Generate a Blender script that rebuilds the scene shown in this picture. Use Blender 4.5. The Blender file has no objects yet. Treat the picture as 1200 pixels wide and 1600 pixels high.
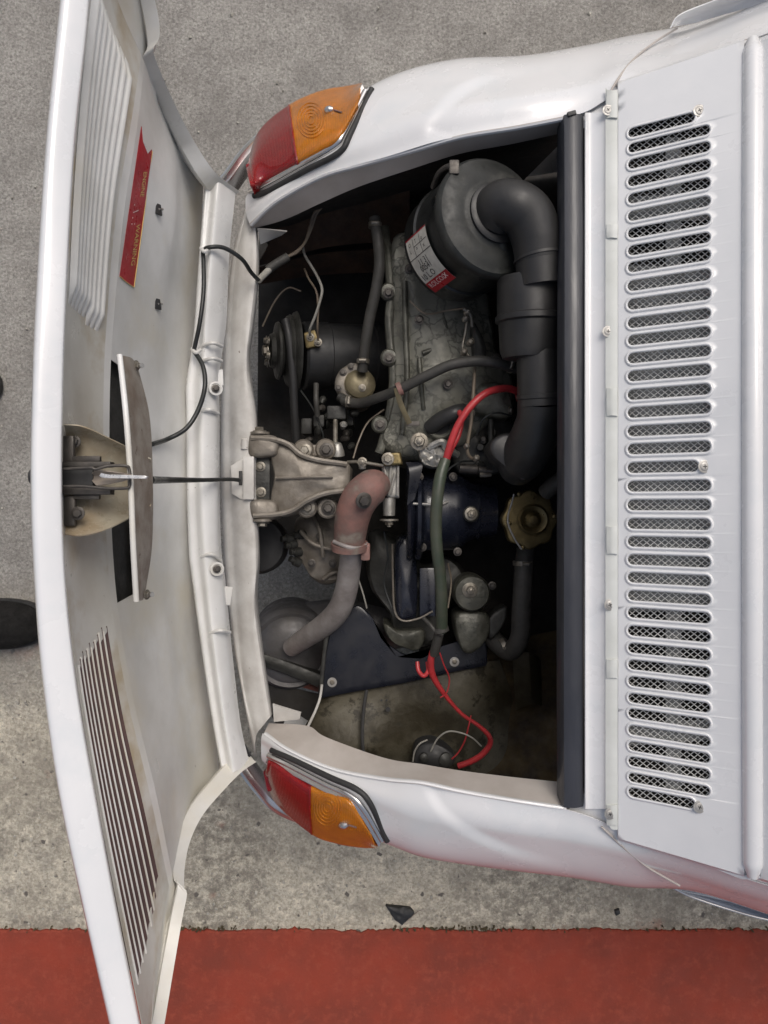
import bpy, bmesh, math, random
import numpy as np
from mathutils import Vector, Matrix, noise
random.seed(7)
S = bpy.context.scene
COL = S.collection
# ------------------------------------------------------------------ camera, sky, sun, exposure
H, F, CX, CY = 1.75, 1160.0, 600.0, 800.0
cam = bpy.data.cameras.new("camera"); camo = bpy.data.objects.new("camera", cam); COL.objects.link(camo)
cam.sensor_fit = 'VERTICAL'; cam.sensor_height = 24.0; cam.lens = F/1600*24.0
cam.clip_start = .02; cam.clip_end = 200
camo.location = (0, 0, H); S.camera = camo
w = bpy.data.worlds.new("World"); S.world = w; w.use_nodes = True
nt = w.node_tree; bg = nt.nodes['Background']
sky = nt.nodes.new('ShaderNodeTexSky'); sky.sky_type = 'NISHITA'; sky.sun_disc = False
EL, AZ = 60, 24
sky.sun_elevation = math.radians(EL); sky.sun_rotation = math.radians(AZ)
sky.air_density = 1.0; sky.dust_density = 6.0; sky.ozone_density = .6
hs_ = nt.nodes.new('ShaderNodeHueSaturation'); hs_.inputs['Saturation'].default_value = .75
nt.links.new(sky.outputs[0], hs_.inputs['Color']); nt.links.new(hs_.outputs[0], bg.inputs[0]); bg.inputs[1].default_value = .12
sl = bpy.data.lights.new("sun", 'SUN'); sl.energy = 1.15; sl.angle = math.radians(30); sl.color = (1, .97, .93)
so = bpy.data.objects.new("sun", sl); COL.objects.link(so)
sd = Vector((math.sin(math.radians(AZ))*math.cos(math.radians(EL)), math.cos(math.radians(AZ))*math.cos(math.radians(EL)), math.sin(math.radians(EL))))
so.rotation_euler = sd.to_track_quat('Z', 'Y').to_euler(); so.location = (1, -2, 4)
S.view_settings.view_transform = 'Standard'; S.view_settings.look = 'None'
S.view_settings.exposure = -0.06; S.view_settings.gamma = 1.0
S.render.engine = 'CYCLES'
S.cycles.max_bounces = 8; S.cycles.diffuse_bounces = 4; S.cycles.transmission_bounces = 6
# ------------------------------------------------------------------ measuring helpers
def P(px, py, z):
    d = (H-z)/F
    return Vector(((px-CX)*d, -(py-CY)*d, z))
def R(px, z): return px*(H-z)/F
def V3(p): return p if isinstance(p, Vector) else P(*p)
def crom(pts, n, closed=False):
    A = np.array([tuple(p) for p in pts], dtype=float); m = len(A)
    if m == 2 and not closed:
        return [Vector(A[0]*(1-t)+A[1]*t) for t in np.linspace(0, 1, n)]
    if closed: G = np.vstack([A[-1], A, A[0], A[1]]); segs = m; ts = np.linspace(0, segs, n, endpoint=False)
    else: G = np.vstack([2*A[0]-A[1], A, 2*A[-1]-A[-2]]); segs = m-1; ts = np.linspace(0, segs, n)
    out = []
    for t in ts:
        i = min(int(t), segs-1); f = t-i
        a, b, c, d = G[i], G[i+1], G[i+2], G[i+3]
        out.append(Vector(.5*((2*b)+(-a+c)*f+(2*a-5*b+4*c-d)*f*f+(-a+3*b-3*c+d)*f**3)))
    return out
def linear(pts, n):
    A = [V3(p) for p in pts]; L = [0]
    for a, b in zip(A, A[1:]): L.append(L[-1]+(b-a).length)
    out = []
    for t in np.linspace(0, L[-1], n):
        i = 0
        while i < len(A)-2 and t > L[i+1]: i += 1
        f = (t-L[i])/max(1e-9, L[i+1]-L[i]); out.append(A[i].lerp(A[i+1], f))
    return out
# ------------------------------------------------------------------ objects
ORG = {}
def link(name, mesh, parent=None, label=None, cat=None, kind=None, group=None, loc=None):
    o = bpy.data.objects.new(name, mesh); COL.objects.link(o)
    wl = Vector(loc) if loc is not None else Vector((0, 0, 0))
    ORG[o.name] = wl
    if parent: o.parent = parent; o.location = wl-ORG[parent.name]
    else: o.location = wl
    if label: o['label'] = label
    if cat: o['category'] = cat
    if kind: o['kind'] = kind
    if group: o['group'] = group
    return o
def mk(name, verts, faces, mat, parent=None, smooth=True, sharp=38, **kw):
    c = Vector((0, 0, 0))
    for v in verts: c += v
    c /= len(verts)
    me = bpy.data.meshes.new(name)
    me.from_pydata([tuple(v-c) for v in verts], [], faces)
    me.update()
    mats = mat if isinstance(mat, list) else [mat]
    for m in mats: me.materials.append(m)
    bm = bmesh.new(); bm.from_mesh(me); bmesh.ops.recalc_face_normals(bm, faces=bm.faces); bm.to_mesh(me); bm.free()
    if smooth:
        me.shade_smooth(); me.set_sharp_from_angle(angle=math.radians(sharp))
    return link(name, me, parent, loc=c, **kw)
class MB:
    """collects shapes for ONE mesh"""
    def __init__(s): s.v = []; s.f = []
    def add(s, v, f): o = len(s.v); s.v += v; s.f += [tuple(i+o for i in q) for q in f]; return s
    def build(s, name, mat, parent=None, **kw): return mk(name, s.v, s.f, mat, parent, **kw)
def g_sheet(grid, thick=.0, skip=None):
    """grid[r][c] of Vectors -> sheet with thickness (towards minus normal)"""
    nr, nc = len(grid), len(grid[0]); v = [p.copy() for r in grid for p in r]; f = []
    for r in range(nr-1):
        for c in range(nc-1):
            if skip and skip(r, c): continue
            f.append((r*nc+c, r*nc+c+1, (r+1)*nc+c+1, (r+1)*nc+c))
    if thick:
        N = []
        for r in range(nr):
            for c in range(nc):
                a = grid[min(r+1, nr-1)][c]-grid[max(r-1, 0)][c]; b = grid[r][min(c+1, nc-1)]-grid[r][max(c-1, 0)]
                n = b.cross(a)
                if n.length < 1e-12: n = Vector((0, 0, 1))
                n.normalize(); N.append(n)
        tot = sum((n for n in N), Vector())
        sg = -1 if tot.z > 0 else 1
        base = len(v); v += [v[i]+N[i]*thick*sg for i in range(base)]
        cnt = {}
        for q in f:
            for i in range(4):
                e = (q[i], q[(i+1) % 4]); k = (min(e), max(e)); cnt.setdefault(k, []).append(e)
        f2 = [tuple(base+i for i in reversed(q)) for q in f]
        side = [(e[0][1], e[0][0], base+e[0][0], base+e[0][1]) for e in cnt.values() if len(e) == 1]
        f = f+f2+side
    return v, f
def loft_grid(rows, nu, nv, cross_linear=False):
    rr = [crom([V3(p) for p in r], nu) for r in rows]
    cols = []
    for i in range(nu):
        pts = [r[i] for r in rr]
        cols.append(linear(pts, nv) if cross_linear else crom(pts, nv))
    return [[cols[c][r] for c in range(nu)] for r in range(nv)]
def loft(name, rows, nu, nv, mat, parent, thick=.0015, cross_linear=False, wob=0, **kw):
    g = loft_grid(rows, nu, nv, cross_linear)
    if wob:
        for r in g:
            for p in r: p.z += wob*noise.noise(p*9)
    v, f = g_sheet(g, thick); return mk(name, v, f, mat, parent, **kw)
def frame(t):
    t = t.normalized(); a = Vector((0, 0, 1)) if abs(t.z) < .9 else Vector((1, 0, 0))
    x = t.cross(a).normalized(); return x, t.cross(x).normalized()
def g_tube(path, rad, seg=12, n=None, cap=True, ell=1.0):
    P0 = [V3(p) for p in path]
    n = n or max(8, len(P0)*6)
    C = crom(P0, n) if len(P0) > 2 else crom(P0, max(2, n if isinstance(rad, (list, tuple)) else 2)); n = len(C)
    if isinstance(rad, (list, tuple)):
        rr = np.interp(np.linspace(0, len(rad)-1, n), range(len(rad)), rad)
    else: rr = [rad]*n
    v = []; f = []; X = None
    for i in range(n):
        t = (C[min(i+1, n-1)]-C[max(i-1, 0)]).normalized()
        if X is None: X, Y = frame(t)
        else: X = (X-t*X.dot(t)).normalized(); Y = t.cross(X)
        for k in range(seg):
            a = 2*math.pi*k/seg; v.append(C[i]+(X*math.cos(a)+Y*math.sin(a)*ell)*rr[i])
    for i in range(n-1):
        for k in range(seg):
            f.append((i*seg+k, i*seg+(k+1) % seg, (i+1)*seg+(k+1) % seg, (i+1)*seg+k))
    if cap: f.append(tuple(reversed(range(seg)))); f.append(tuple(range((n-1)*seg, n*seg)))
    return v, f
def tube(name, path, rad, mat, parent, seg=12, n=None, ell=1.0, **kw):
    v, f = g_tube(path, rad, seg, n, ell=ell); return mk(name, v, f, mat, parent, **kw)
def g_lathe(c, ax, prof, seg=32):
    """prof: list of (t along axis, radius)"""
    ax = ax.normalized(); X, Y = frame(ax); v = []; f = []
    for t, r in prof:
        for k in range(seg):
            a = 2*math.pi*k/seg; v.append(c+ax*t+(X*math.cos(a)+Y*math.sin(a))*max(r, 1e-5))
    for i in range(len(prof)-1):
        for k in range(seg): f.append((i*seg+k, i*seg+(k+1) % seg, (i+1)*seg+(k+1) % seg, (i+1)*seg+k))
    f.append(tuple(reversed(range(seg)))); f.append(tuple(range((len(prof)-1)*seg, len(prof)*seg)))
    return v, f
def lathe(name, c, ax, prof, mat, parent, seg=32, **kw):
    v, f = g_lathe(V3(c), ax, prof, seg); return mk(name, v, f, mat, parent, **kw)
def g_box(c, sx, sy, sz, rot=None, bev=.0):
    bm = bmesh.new(); bmesh.ops.create_cube(bm, size=1)
    for q in bm.verts: q.co = Vector((q.co.x*sx, q.co.y*sy, q.co.z*sz))
    if bev: bmesh.ops.bevel(bm, geom=bm.edges[:], offset=bev, segments=2, affect='EDGES', profile=.6)
    M = rot.to_matrix().to_4x4() if rot else Matrix()
    v = [V3(c)+M.to_3x3() @ q.co for q in bm.verts]; bm.verts.index_update(); f = [tuple(q.index for q in fc.verts) for fc in bm.faces]; bm.free()
    return v, f
from mathutils import Euler
def box(name, c, sx, sy, sz, mat, parent, rz=0, rx=0, ry=0, bev=.001, **kw):
    v, f = g_box(c, sx, sy, sz, Euler((math.radians(rx), math.radians(ry), math.radians(rz))), bev); return mk(name, v, f, mat, parent, **kw)
def g_pillow(outline, z0, z1, bev=.006, dome=.01, n=72, smooth=True, rough=.0, nf=30, tilt=(0, 0)):
    pts = [P(x, y, z1) for x, y in outline]
    if smooth: ring = crom(pts, n, True)
    else:
        ring = linear([*pts, pts[0]], n+1)[:-1]
    c = sum(ring, Vector())/len(ring); size = sum((p-c).length for p in ring)/len(ring)
    b = bev
    prof = [(0, z0), (0, z1-b), (b*.12, z1-b*.55), (b*.45, z1-b*.15), (b, z1)]
    v = []; f = []; m = len(ring)
    def lay(s, z, dz):
        for p in ring:
            q = c+(p-c)*s; q = Vector((q.x, q.y, z+dz))
            q.z += (q.x-c.x)*tilt[0]+(q.y-c.y)*tilt[1] if z > z0+1e-6 else 0
            if rough and z > z0+1e-6:
                q.z += rough*noise.noise(q*nf); q.x += rough*.6*noise.noise(q*nf+Vector((9, 0, 0))); q.y += rough*.6*noise.noise(q*nf+Vector((0, 7, 0)))
            v.append(q)
    L = 0
    for ins, z in prof: lay(1-ins/size, z, 0); L += 1
    s0 = 1-b/size
    for s in (.8, .6, .4, .2, .04): lay(s0*s, z1, dome*(1-s*s)); L += 1
    for i in range(L-1):
        for k in range(m): f.append((i*m+k, i*m+(k+1) % m, (i+1)*m+(k+1) % m, (i+1)*m+k))
    f.append(tuple(range((L-1)*m, L*m))); f.append(tuple(reversed(range(m))))
    return v, f
def pillow(name, outline, z0, z1, mat, parent, label=None, **kw):
    v, f = g_pillow(outline, z0, z1, **kw); return mk(name, v, f, mat, parent, label=label)
def g_sweep(path, w, h, n=None, bev=.25, flat=False, width_list=None):
    """rounded bar: width in plan, height along z"""
    P0 = [V3(p) for p in path]; n = n or len(P0)*6
    C = crom(P0, n); n = len(C); v = []; f = []
    for i in range(n):
        t = (C[min(i+1, n-1)]-C[max(i-1, 0)]).normalized(); X = t.cross(Vector((0, 0, 1))).normalized(); Y = X.cross(t)
        ww = w if width_list is None else float(np.interp(i/(n-1)*(len(width_list)-1), range(len(width_list)), width_list))
        b = min(ww, h)*bev
        pr = [(-ww/2, -h), (-ww/2, -b), (-ww/2+b*.3, -b*.3), (-ww/2+b, 0), (0, b*.12), (ww/2-b, 0), (ww/2-b*.3, -b*.3), (ww/2, -b), (ww/2, -h)]
        for x, y in pr: v.append(C[i]+X*x+Y*y)
    k = 9
    for i in range(n-1):
        for j in range(k): f.append((i*k+j, i*k+(j+1) % k, (i+1)*k+(j+1) % k, (i+1)*k+j))
    f.append(tuple(reversed(range(k)))); f.append(tuple(range((n-1)*k, n*k)))
    return v, f
def sweep(name, path, w, h, mat, parent, n=None, bev=.25, width_list=None, **kw):
    v, f = g_sweep(path, w, h, n, bev, width_list=width_list); return mk(name, v, f, mat, parent, **kw)
# ------------------------------------------------------------------ materials
def mat(name, c, c2=None, scale=8, rough=.5, metal=0, bump=0, bscale=60, spots=None, spot_c=(.02, .015, .01), spot_scale=30, coat=0, detail=8, rvar=.15, spec=.5, ramp=(.35, .65), third=None, stretch=None, cracks=False):
    m = bpy.data.materials.new(name); m.use_nodes = True; N = m.node_tree.nodes; L = m.node_tree.links; b = N['Principled BSDF']
    tc = N.new('ShaderNodeTexCoord'); geo = N.new('ShaderNodeNewGeometry'); co = geo.outputs['Position']
    if stretch:
        mp = N.new('ShaderNodeMapping'); mp.inputs['Scale'].default_value = stretch; L.new(co, mp.inputs[0]); co = mp.outputs[0]
    def ns(sc, dt=8, r=.6):
        x = N.new('ShaderNodeTexNoise'); x.inputs['Scale'].default_value = sc; x.inputs['Detail'].default_value = dt; x.inputs['Roughness'].default_value = r; L.new(co, x.inputs['Vector']); return x.outputs['Fac']
    def rmp(fac, a, bb):
        x = N.new('ShaderNodeMapRange'); x.inputs['From Min'].default_value = a; x.inputs['From Max'].default_value = bb; L.new(fac, x.inputs['Value']); return x.outputs['Result']
    def mix(fac, a, bb):
        x = N.new('ShaderNodeMix'); x.data_type = 'RGBA'; L.new(fac, x.inputs['Factor'])
        for i, s in ((6, a), (7, bb)):
            if isinstance(s, tuple): x.inputs[i].default_value = (*s, 1)
            else: L.new(s, x.inputs[i])
        return x.outputs[2]
    c = tuple(c); b.inputs['Roughness'].default_value = rough; b.inputs['Metallic'].default_value = metal
    b.inputs['Specular IOR Level'].default_value = spec
    col = c
    if c2:
        col = mix(rmp(ns(scale, detail), *ramp), c, tuple(c2))
    if third:
        col = mix(rmp(ns(third[1], 5), third[2], third[3]), col, third[0])
    if spots:
        col = mix(rmp(ns(spot_scale, 10, .7), spots, spots+.06), col, tuple(spot_c))
    if cracks:
        vo = N.new('ShaderNodeTexVoronoi'); vo.feature = 'DISTANCE_TO_EDGE'; vo.inputs['Scale'].default_value = 24
        nn = N.new('ShaderNodeTexNoise'); nn.inputs['Scale'].default_value = 26; nn.inputs['Detail'].default_value = 6; L.new(co, nn.inputs['Vector'])
        va = N.new('ShaderNodeVectorMath'); va.operation = 'MULTIPLY_ADD'; va.inputs[1].default_value = (.10, .10, .10); L.new(nn.outputs['Color'], va.inputs[0]); L.new(co, va.inputs[2]); L.new(va.outputs[0], vo.inputs['Vector'])
        col = mix(rmp(vo.outputs[0], .09, .0), col, (.10, .10, .082))
    if isinstance(col, tuple): b.inputs['Base Color'].default_value = (*col, 1)
    else: L.new(col, b.inputs['Base Color'])
    if rvar and c2:
        r = N.new('ShaderNodeMapRange'); r.inputs['To Min'].default_value = max(.02, rough-rvar); r.inputs['To Max'].default_value = min(1, rough+rvar); r.inputs['From Min'].default_value = .3; r.inputs['From Max'].default_value = .7
        L.new(ns(scale*2.3), r.inputs['Value']); L.new(r.outputs[0], b.inputs['Roughness'])
    if coat: b.inputs['Coat Weight'].default_value = coat; b.inputs['Coat Roughness'].default_value = .06
    if bump:
        bp = N.new('ShaderNodeBump'); bp.inputs['Strength'].default_value = .6; bp.inputs['Distance'].default_value = bump; L.new(ns(bscale), bp.inputs['Height']); L.new(bp.outputs[0], b.inputs['Normal'])
    return m
M = {}
M['paint'] = mat('white_paint', (.78, .78, .78), (.73, .735, .74), 5, .26, 0, 0, 14, coat=1.0, rvar=.08, third=((.70, .72, .73), 16, .50, .75), spots=.72, spot_c=(.5, .49, .46), spot_scale=320)
M['paint_in'] = mat('inner_white_paint', (.76, .755, .73), (.56, .55, .515), 5, .42, 0, .0006, 25, spots=.69, spot_c=(.20, .17, .13), spot_scale=70, coat=.15, third=((.60, .56, .46), 4.5, .54, .74))
M['band'] = mat('stained_louvre_band_paint', (.68, .67, .62), (.56, .54, .48), 8, .4, 0, .0006, 25, spots=.70, spot_c=(.20, .15, .09), spot_scale=50, third=((.40, .31, .18), 9, .50, .72))
M['rail'] = mat('speckled_rail_paint', (.76, .76, .745), (.66, .655, .63), 9, .35, 0, .0006, 25, spots=.655, spot_c=(.10, .085, .06), spot_scale=95, coat=.2)
M['sill'] = mat('dusty_white_sill', (.62, .61, .58), (.42, .40, .37), 14, .5, 0, .0006, 50, spots=.66, spot_c=(.15, .12, .09), spot_scale=60)
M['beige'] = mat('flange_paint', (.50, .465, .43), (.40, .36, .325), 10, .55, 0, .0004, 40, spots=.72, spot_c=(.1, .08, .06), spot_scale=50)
M['vent'] = mat('vent_panel_paint', (.74, .745, .75), (.68, .69, .70), 8, .38, 0, .0003, 30, coat=.3, spots=.76, spot_c=(.4, .4, .38), spot_scale=200)
M['trimgreen'] = mat('aged_white_strip', (.74, .755, .72), (.64, .655, .61), 14, .45, 0, .0004, 40, spots=.7, spot_c=(.25, .24, .2), spot_scale=60)
M['bar'] = mat('black_worn_bar', (.022, .024, .03), (.04, .042, .05), 12, .42, 0, .0008, 80, spots=.735, spot_c=(.3, .3, .32), spot_scale=90, stretch=(1.6, .35, 1), coat=.2)
M['cream'] = mat('stained_cream_sheet', (.50, .47, .38), (.34, .27, .18), 22, .3, .1, .0008, 60, spots=.66, spot_c=(.12, .08, .05), spot_scale=50)
M['rustplate'] = mat('rusty_plate', (.40, .36, .31), (.25, .20, .16), 28, .5, .2, .0012, 120, spots=.62, spot_c=(.10, .06, .04), spot_scale=70)
M['alu'] = mat('dirty_aluminium', (.27, .245, .21), (.15, .13, .105), 26, .5, .35, .0012, 160, spots=.63, spot_c=(.07, .05, .035), spot_scale=45)
M['alu2'] = mat('brighter_aluminium', (.45, .44, .41), (.28, .27, .24), 40, .42, .6, .001, 160, spots=.66, spot_c=(.06, .05, .04))
M['cast'] = mat('oily_grey_casting', (.12, .12, .098), (.06, .06, .048), 24, .42, .25, .0022, 75, spots=.60, spot_c=(.02, .02, .016), spot_scale=26, ramp=(.42, .56))
M['castx'] = mat('oily_cracked_casting', (.27, .265, .222), (.16, .158, .13), 12, .5, .15, .0016, 60, spots=.66, spot_c=(.08, .078, .062), spot_scale=24, ramp=(.42, .56), cracks=True)
M['castdk'] = mat('dark_grimy_casting', (.05, .05, .045), (.02, .02, .018), 30, .5, .2, .0015, 90, spots=.66, spot_c=(.11, .10, .085), spot_scale=60)
M['rubber'] = mat('black_rubber', (.022, .022, .023), (.032, .032, .032), 20, .55, 0, .0003, 200)
M['plastic'] = mat('black_duct_plastic', (.017, .017, .017), (.030, .029, .028), 14, .46, 0, .0003, 150, spots=.74, spot_c=(.10, .10, .09), spot_scale=60)
M['filter'] = mat('black_filter_can', (.010, .011, .011), (.018, .019, .018), 18, .38, 0, .0002, 120, coat=.1)
M['filterlid'] = mat('dusty_filter_lid', (.020, .022, .020), (.012, .013, .012), 26, .55, 0, .0010, 60, third=((.042, .042, .037), 30, .52, .68))
M['hose'] = mat('grey_hose', (.058, .055, .05), (.036, .035, .031), 40, .6, 0, .0004, 200)
M['navy'] = mat('navy_painted_steel', (.005, .0065, .012), (.010, .011, .017), 16, .35, 0, .0004, 60, spots=.72, spot_c=(.05, .05, .045), spot_scale=50)
M['navyg'] = mat('glossy_navy_housing', (.008, .010, .018), (.016, .018, .028), 16, .28, 0, .0003, 60, coat=.4, spots=.70, spot_c=(.04, .04, .035), spot_scale=50)
M['gencase'] = mat('sooty_generator_case', (.014, .015, .017), (.024, .024, .024), 20, .5, 0, .0004, 80)
M['dark'] = mat('bay_shade_black', (.012, .011, .010), (.022, .018, .014), 12, .8, 0, .002, 40)  # near-black colour puts the darkness of the bay into its sheets
M['rust'] = mat('rust_brown_wall', (.06, .032, .018), (.022, .014, .010), 22, .8, 0, .003, 60)
M['dirtypan'] = mat('mouldy_grey_steel', (.095, .085, .060), (.026, .020, .008), 8, .6, .1, .003, 60, spots=.54, spot_c=(.022, .018, .009), spot_scale=22, ramp=(.38, .60))
M['mud'] = mat('muddy_floor', (.055, .038, .014), (.016, .010, .005), 22, .85, 0, .004, 90)
M['pinkiron'] = mat('pink_burnt_iron', (.25, .13, .11), (.14, .10, .088), 26, .7, .1, .003, 90, third=((.22, .19, .16), 26, .55, .7))
M['exhaust'] = mat('grey_exhaust_pipe', (.36, .335, .325), (.24, .215, .205), 30, .65, .2, .001, 140, spots=.66, spot_c=(.10, .07, .05))
M['muffler'] = mat('muffler_steel', (.13, .126, .13), (.08, .075, .072), 22, .5, .3, .001, 100)
M['brass'] = mat('brassy_cap', (.20, .155, .07), (.11, .085, .04), 34, .38, .75, .0008, 120)
M['dullcap'] = mat('dull_olive_cap', (.16, .135, .075), (.09, .075, .045), 34, .45, .4, .0008, 120)
M['bolt'] = mat('bolt_steel', (.30, .28, .24), (.17, .15, .12), 60, .45, .6, .0004, 300)
M['boltdk'] = mat('dark_bolt_steel', (.10, .09, .08), (.06, .055, .05), 60, .5, .5, .0004, 300)
M['zinc'] = mat('zinc_screw', (.42, .41, .39), (.30, .29, .27), 60, .45, .5)
M['bright'] = mat('bright_steel', (.75, .74, .72), (.6, .6, .58), 60, .3, .6)
M['chrome'] = mat('chrome', (.70, .69, .68), (.60, .585, .57), 14, .22, .9, rvar=.05)
M['gasket'] = mat('black_gasket', (.018, .018, .018), (.03, .03, .03), 40, .6)
M['wirered'] = mat('red_cable', (.50, .045, .05), (.36, .03, .035), 30, .38)
M['sleeve'] = mat('green_grey_sleeve', (.045, .062, .042), (.07, .075, .055), 40, .45)
M['wirewhite'] = mat('pale_wire', (.35, .34, .31), (.25, .24, .21), 30, .5)
M['wiretan'] = mat('tan_wire', (.20, .165, .12), (.13, .10, .075), 30, .5)
M['blackwire'] = mat('black_wire', (.014, .016, .016), (.024, .026, .025), 30, .4)
M['maroon'] = mat('maroon_floor_reflection', (.095, .05, .045), (.07, .04, .036), 20, .6)  # red floor's reflection, painted on as the lower louvre blades' colour
M['stred'] = mat('red_sticker', (.42, .012, .022), (.30, .010, .018), 30, .35, spots=.70, spot_c=(.45, .30, .28), spot_scale=60)
M['gold'] = mat('gold_print', (.62, .45, .16))
M['stwhite'] = mat('white_sticker', (.62, .60, .53), (.50, .48, .42), 60, .5)
M['ink'] = mat('black_ink', (.02, .02, .02))
M['inkw'] = mat('white_print', (.75, .6, .58))
M['wiremesh'] = mat('galvanised_wire', (.80, .80, .78), (.62, .62, .60), 60, .4, .3)
M['greyunder'] = mat('grey_steel_under_vent', (.36, .365, .36), (.24, .245, .24), 20, .6)
M['sole'] = mat('shoe_black', (.008, .0075, .007), (.016, .015, .014), 50, .85, bump=.004, bscale=160, spec=.2)
M['lace'] = mat('shoe_lace', (.045, .042, .042))
M['glass'] = mat('blue_grey_window_trim', (.42, .47, .55), (.52, .56, .62), 9, .15, .3, coat=.5)
def lens(name, c, rough=.12):
    m = mat(name, c, tuple(x*.75 for x in c), 40, rough, 0, 0, 120, coat=.8)
    b = m.node_tree.nodes['Principled BSDF']; N = m.node_tree.nodes; wv = N.new('ShaderNodeTexWave'); wv.inputs['Scale'].default_value = 110; wv.inputs['Distortion'].default_value = .3
    g_ = N.new('ShaderNodeNewGeometry'); bp = N.new('ShaderNodeBump'); bp.inputs['Distance'].default_value = .0006; bp.inputs['Strength'].default_value = .5
    m.node_tree.links.new(g_.outputs['Position'], wv.inputs['Vector']); m.node_tree.links.new(wv.outputs['Fac'], bp.inputs['Height']); m.node_tree.links.new(bp.outputs[0], b.inputs['Normal'])
    b.inputs['Transmission Weight'].default_value = .55; b.inputs['IOR'].default_value = 1.35
    return m
M['amber'] = lens('amber_lens', (.95, .36, .015)); M['redlens'] = lens('red_lens', (.50, .006, .010))
M['amberback'] = mat('amber_reflector', (.90, .52, .12), (.75, .40, .06), 50, .3, .6); M['redback'] = mat('red_reflector', (.45, .03, .03), (.35, .02, .02), 50, .4, .4)
# ------------------------------------------------------------------ the ground
def ground_mat():
    m = bpy.data.materials.new('worn_concrete'); m.use_nodes = True; N = m.node_tree.nodes; L = m.node_tree.links; b = N['Principled BSDF']
    g = N.new('ShaderNodeNewGeometry'); sep = N.new('ShaderNodeSeparateXYZ'); L.new(g.outputs['Position'], sep.inputs[0])
    def ns(sc, dt=8, r=.6, off=0):
        x = N.new('ShaderNodeTexNoise'); x.inputs['Scale'].default_value = sc; x.inputs['Detail'].default_value = dt; x.inputs['Roughness'].default_value = r
        mp = N.new('ShaderNodeMapping'); mp.inputs['Location'].default_value = (off, off*.7, 0); L.new(g.outputs['Position'], mp.inputs[0]); L.new(mp.outputs[0], x.inputs['Vector']); return x.outputs['Fac']
    def mr(f, a, bb, c=0, d=1):
        x = N.new('ShaderNodeMapRange'); x.inputs[1].default_value = a; x.inputs[2].default_value = bb; x.inputs[3].default_value = c; x.inputs[4].default_value = d; L.new(f, x.inputs[0]); return x.outputs[0]
    def mx(f, a, bb, mode='MIX'):
        x = N.new('ShaderNodeMix'); x.data_type = 'RGBA'; x.blend_type = mode
        if isinstance(f, float): x.inputs[0].default_value = f
        else: L.new(f, x.inputs[0])
        for i, s in ((6, a), (7, bb)):
            if isinstance(s, tuple): x.inputs[i].default_value = (*s, 1)
            else: L.new(s, x.inputs[i])
        return x.outputs[2]
    asph = mx(mr(ns(170, 4, .8), .38, .62), (.16, .15, .135), (.50, .475, .43))
    vo = N.new('ShaderNodeTexVoronoi'); vo.inputs['Scale'].default_value = 190; L.new(g.outputs['Position'], vo.inputs['Vector'])
    sp_ = N.new('ShaderNodeSeparateColor'); L.new(vo.outputs['Color'], sp_.inputs[0])
    asph = mx(.5, asph, mx(sp_.outputs[0], (.17, .16, .145), (.42, .405, .37)))
    asph = mx(mr(ns(4, 9, .7), .42, .62), asph, mx(.45, asph, (.12, .11, .10)))
    conc = mx(mr(ns(75, 8, .75, 3), .36, .62), (.29, .255, .195), (.72, .655, .52))
    conc = mx(mr(ns(230, 3, .8, 5), .57, .66), conc, (.16, .15, .13))
    conc = mx(mr(ns(13, 9, .75, 9), .50, .66), conc, mx(.75, conc, (.17, .155, .13)))
    conc = mx(.28, conc, mx(sp_.outputs[0], (.20, .18, .15), (.85, .80, .68)))
    conc = mx(mr(ns(3.5, 9, .75, 41), .46, .60), conc, mx(.6, conc, (.22, .195, .155)))
    pm = N.new('ShaderNodeMath'); pm.operation = 'MULTIPLY'; L.new(mr(ns(2.2, 3, .5, 63), .42, .58), pm.inputs[0]); L.new(mr(ns(34, 9, .8, 77), .44, .56), pm.inputs[1])
    conc = mx(pm.outputs[0], conc, mx(.7, conc, (.15, .135, .11)))
    conc = mx(mr(ns(9, 5, .6, 21), .63, .72), conc, mx(.35, conc, (.36, .11, .06)))
    conc = mx(mr(ns(42, 2, .5, 33), .68, .72), conc, (.13, .115, .10))
    # older concrete begins towards the red pavement
    ad = N.new('ShaderNodeMath'); ad.operation = 'MULTIPLY_ADD'; ad.inputs[1].default_value = .55; L.new(ns(3.2, 6, .6, 2), ad.inputs[0]); L.new(sep.outputs[1], ad.inputs[2])
    fac = mr(ad.outputs[0], .18, -.24)
    col = mx(fac, asph, conc); L.new(col, b.inputs['Base Color']); b.inputs['Roughness'].default_value = .9
    bp = N.new('ShaderNodeBump'); bp.inputs['Distance'].default_value = .006; bp.inputs['Strength'].default_value = .7; L.new(ns(140, 6, .75), bp.inputs['Height']); L.new(bp.outputs[0], b.inputs['Normal'])
    return m
def slab(name, x0, x1, y0, y1, z0, z1, m, label, edge=None, kind='structure', nx=2):
    v = []; f = []
    xs = np.linspace(x0, x1, nx)
    for x in xs:
        e = edge(x) if edge else 0
        v += [Vector((x, y0, z0)), Vector((x, y1+e, z0)), Vector((x, y1+e, z1-.003)), Vector((x, y1+e-.004, z1)), Vector((x, y0, z1))]
    for i in range(nx-1):
        for j in range(5): f.append((i*5+j, i*5+(j+1) % 5, (i+1)*5+(j+1) % 5, (i+1)*5+j))
    f += [(0, 1, 2, 3, 4), tuple(reversed(range((nx-1)*5, nx*5)))]
    return mk(name, v, f, m, None, smooth=False, kind=kind, label=label)
GM = ground_mat()
n_ = 2
v = [Vector((-30, -30, 0)), Vector((30, -30, 0)), Vector((30, 30, 0)), Vector((-30, 30, 0))]
mk('ground', v, [(0, 1, 2, 3)], GM, None, smooth=False, kind='structure', label='rough grey and beige concrete ground under and around the car')
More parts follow.
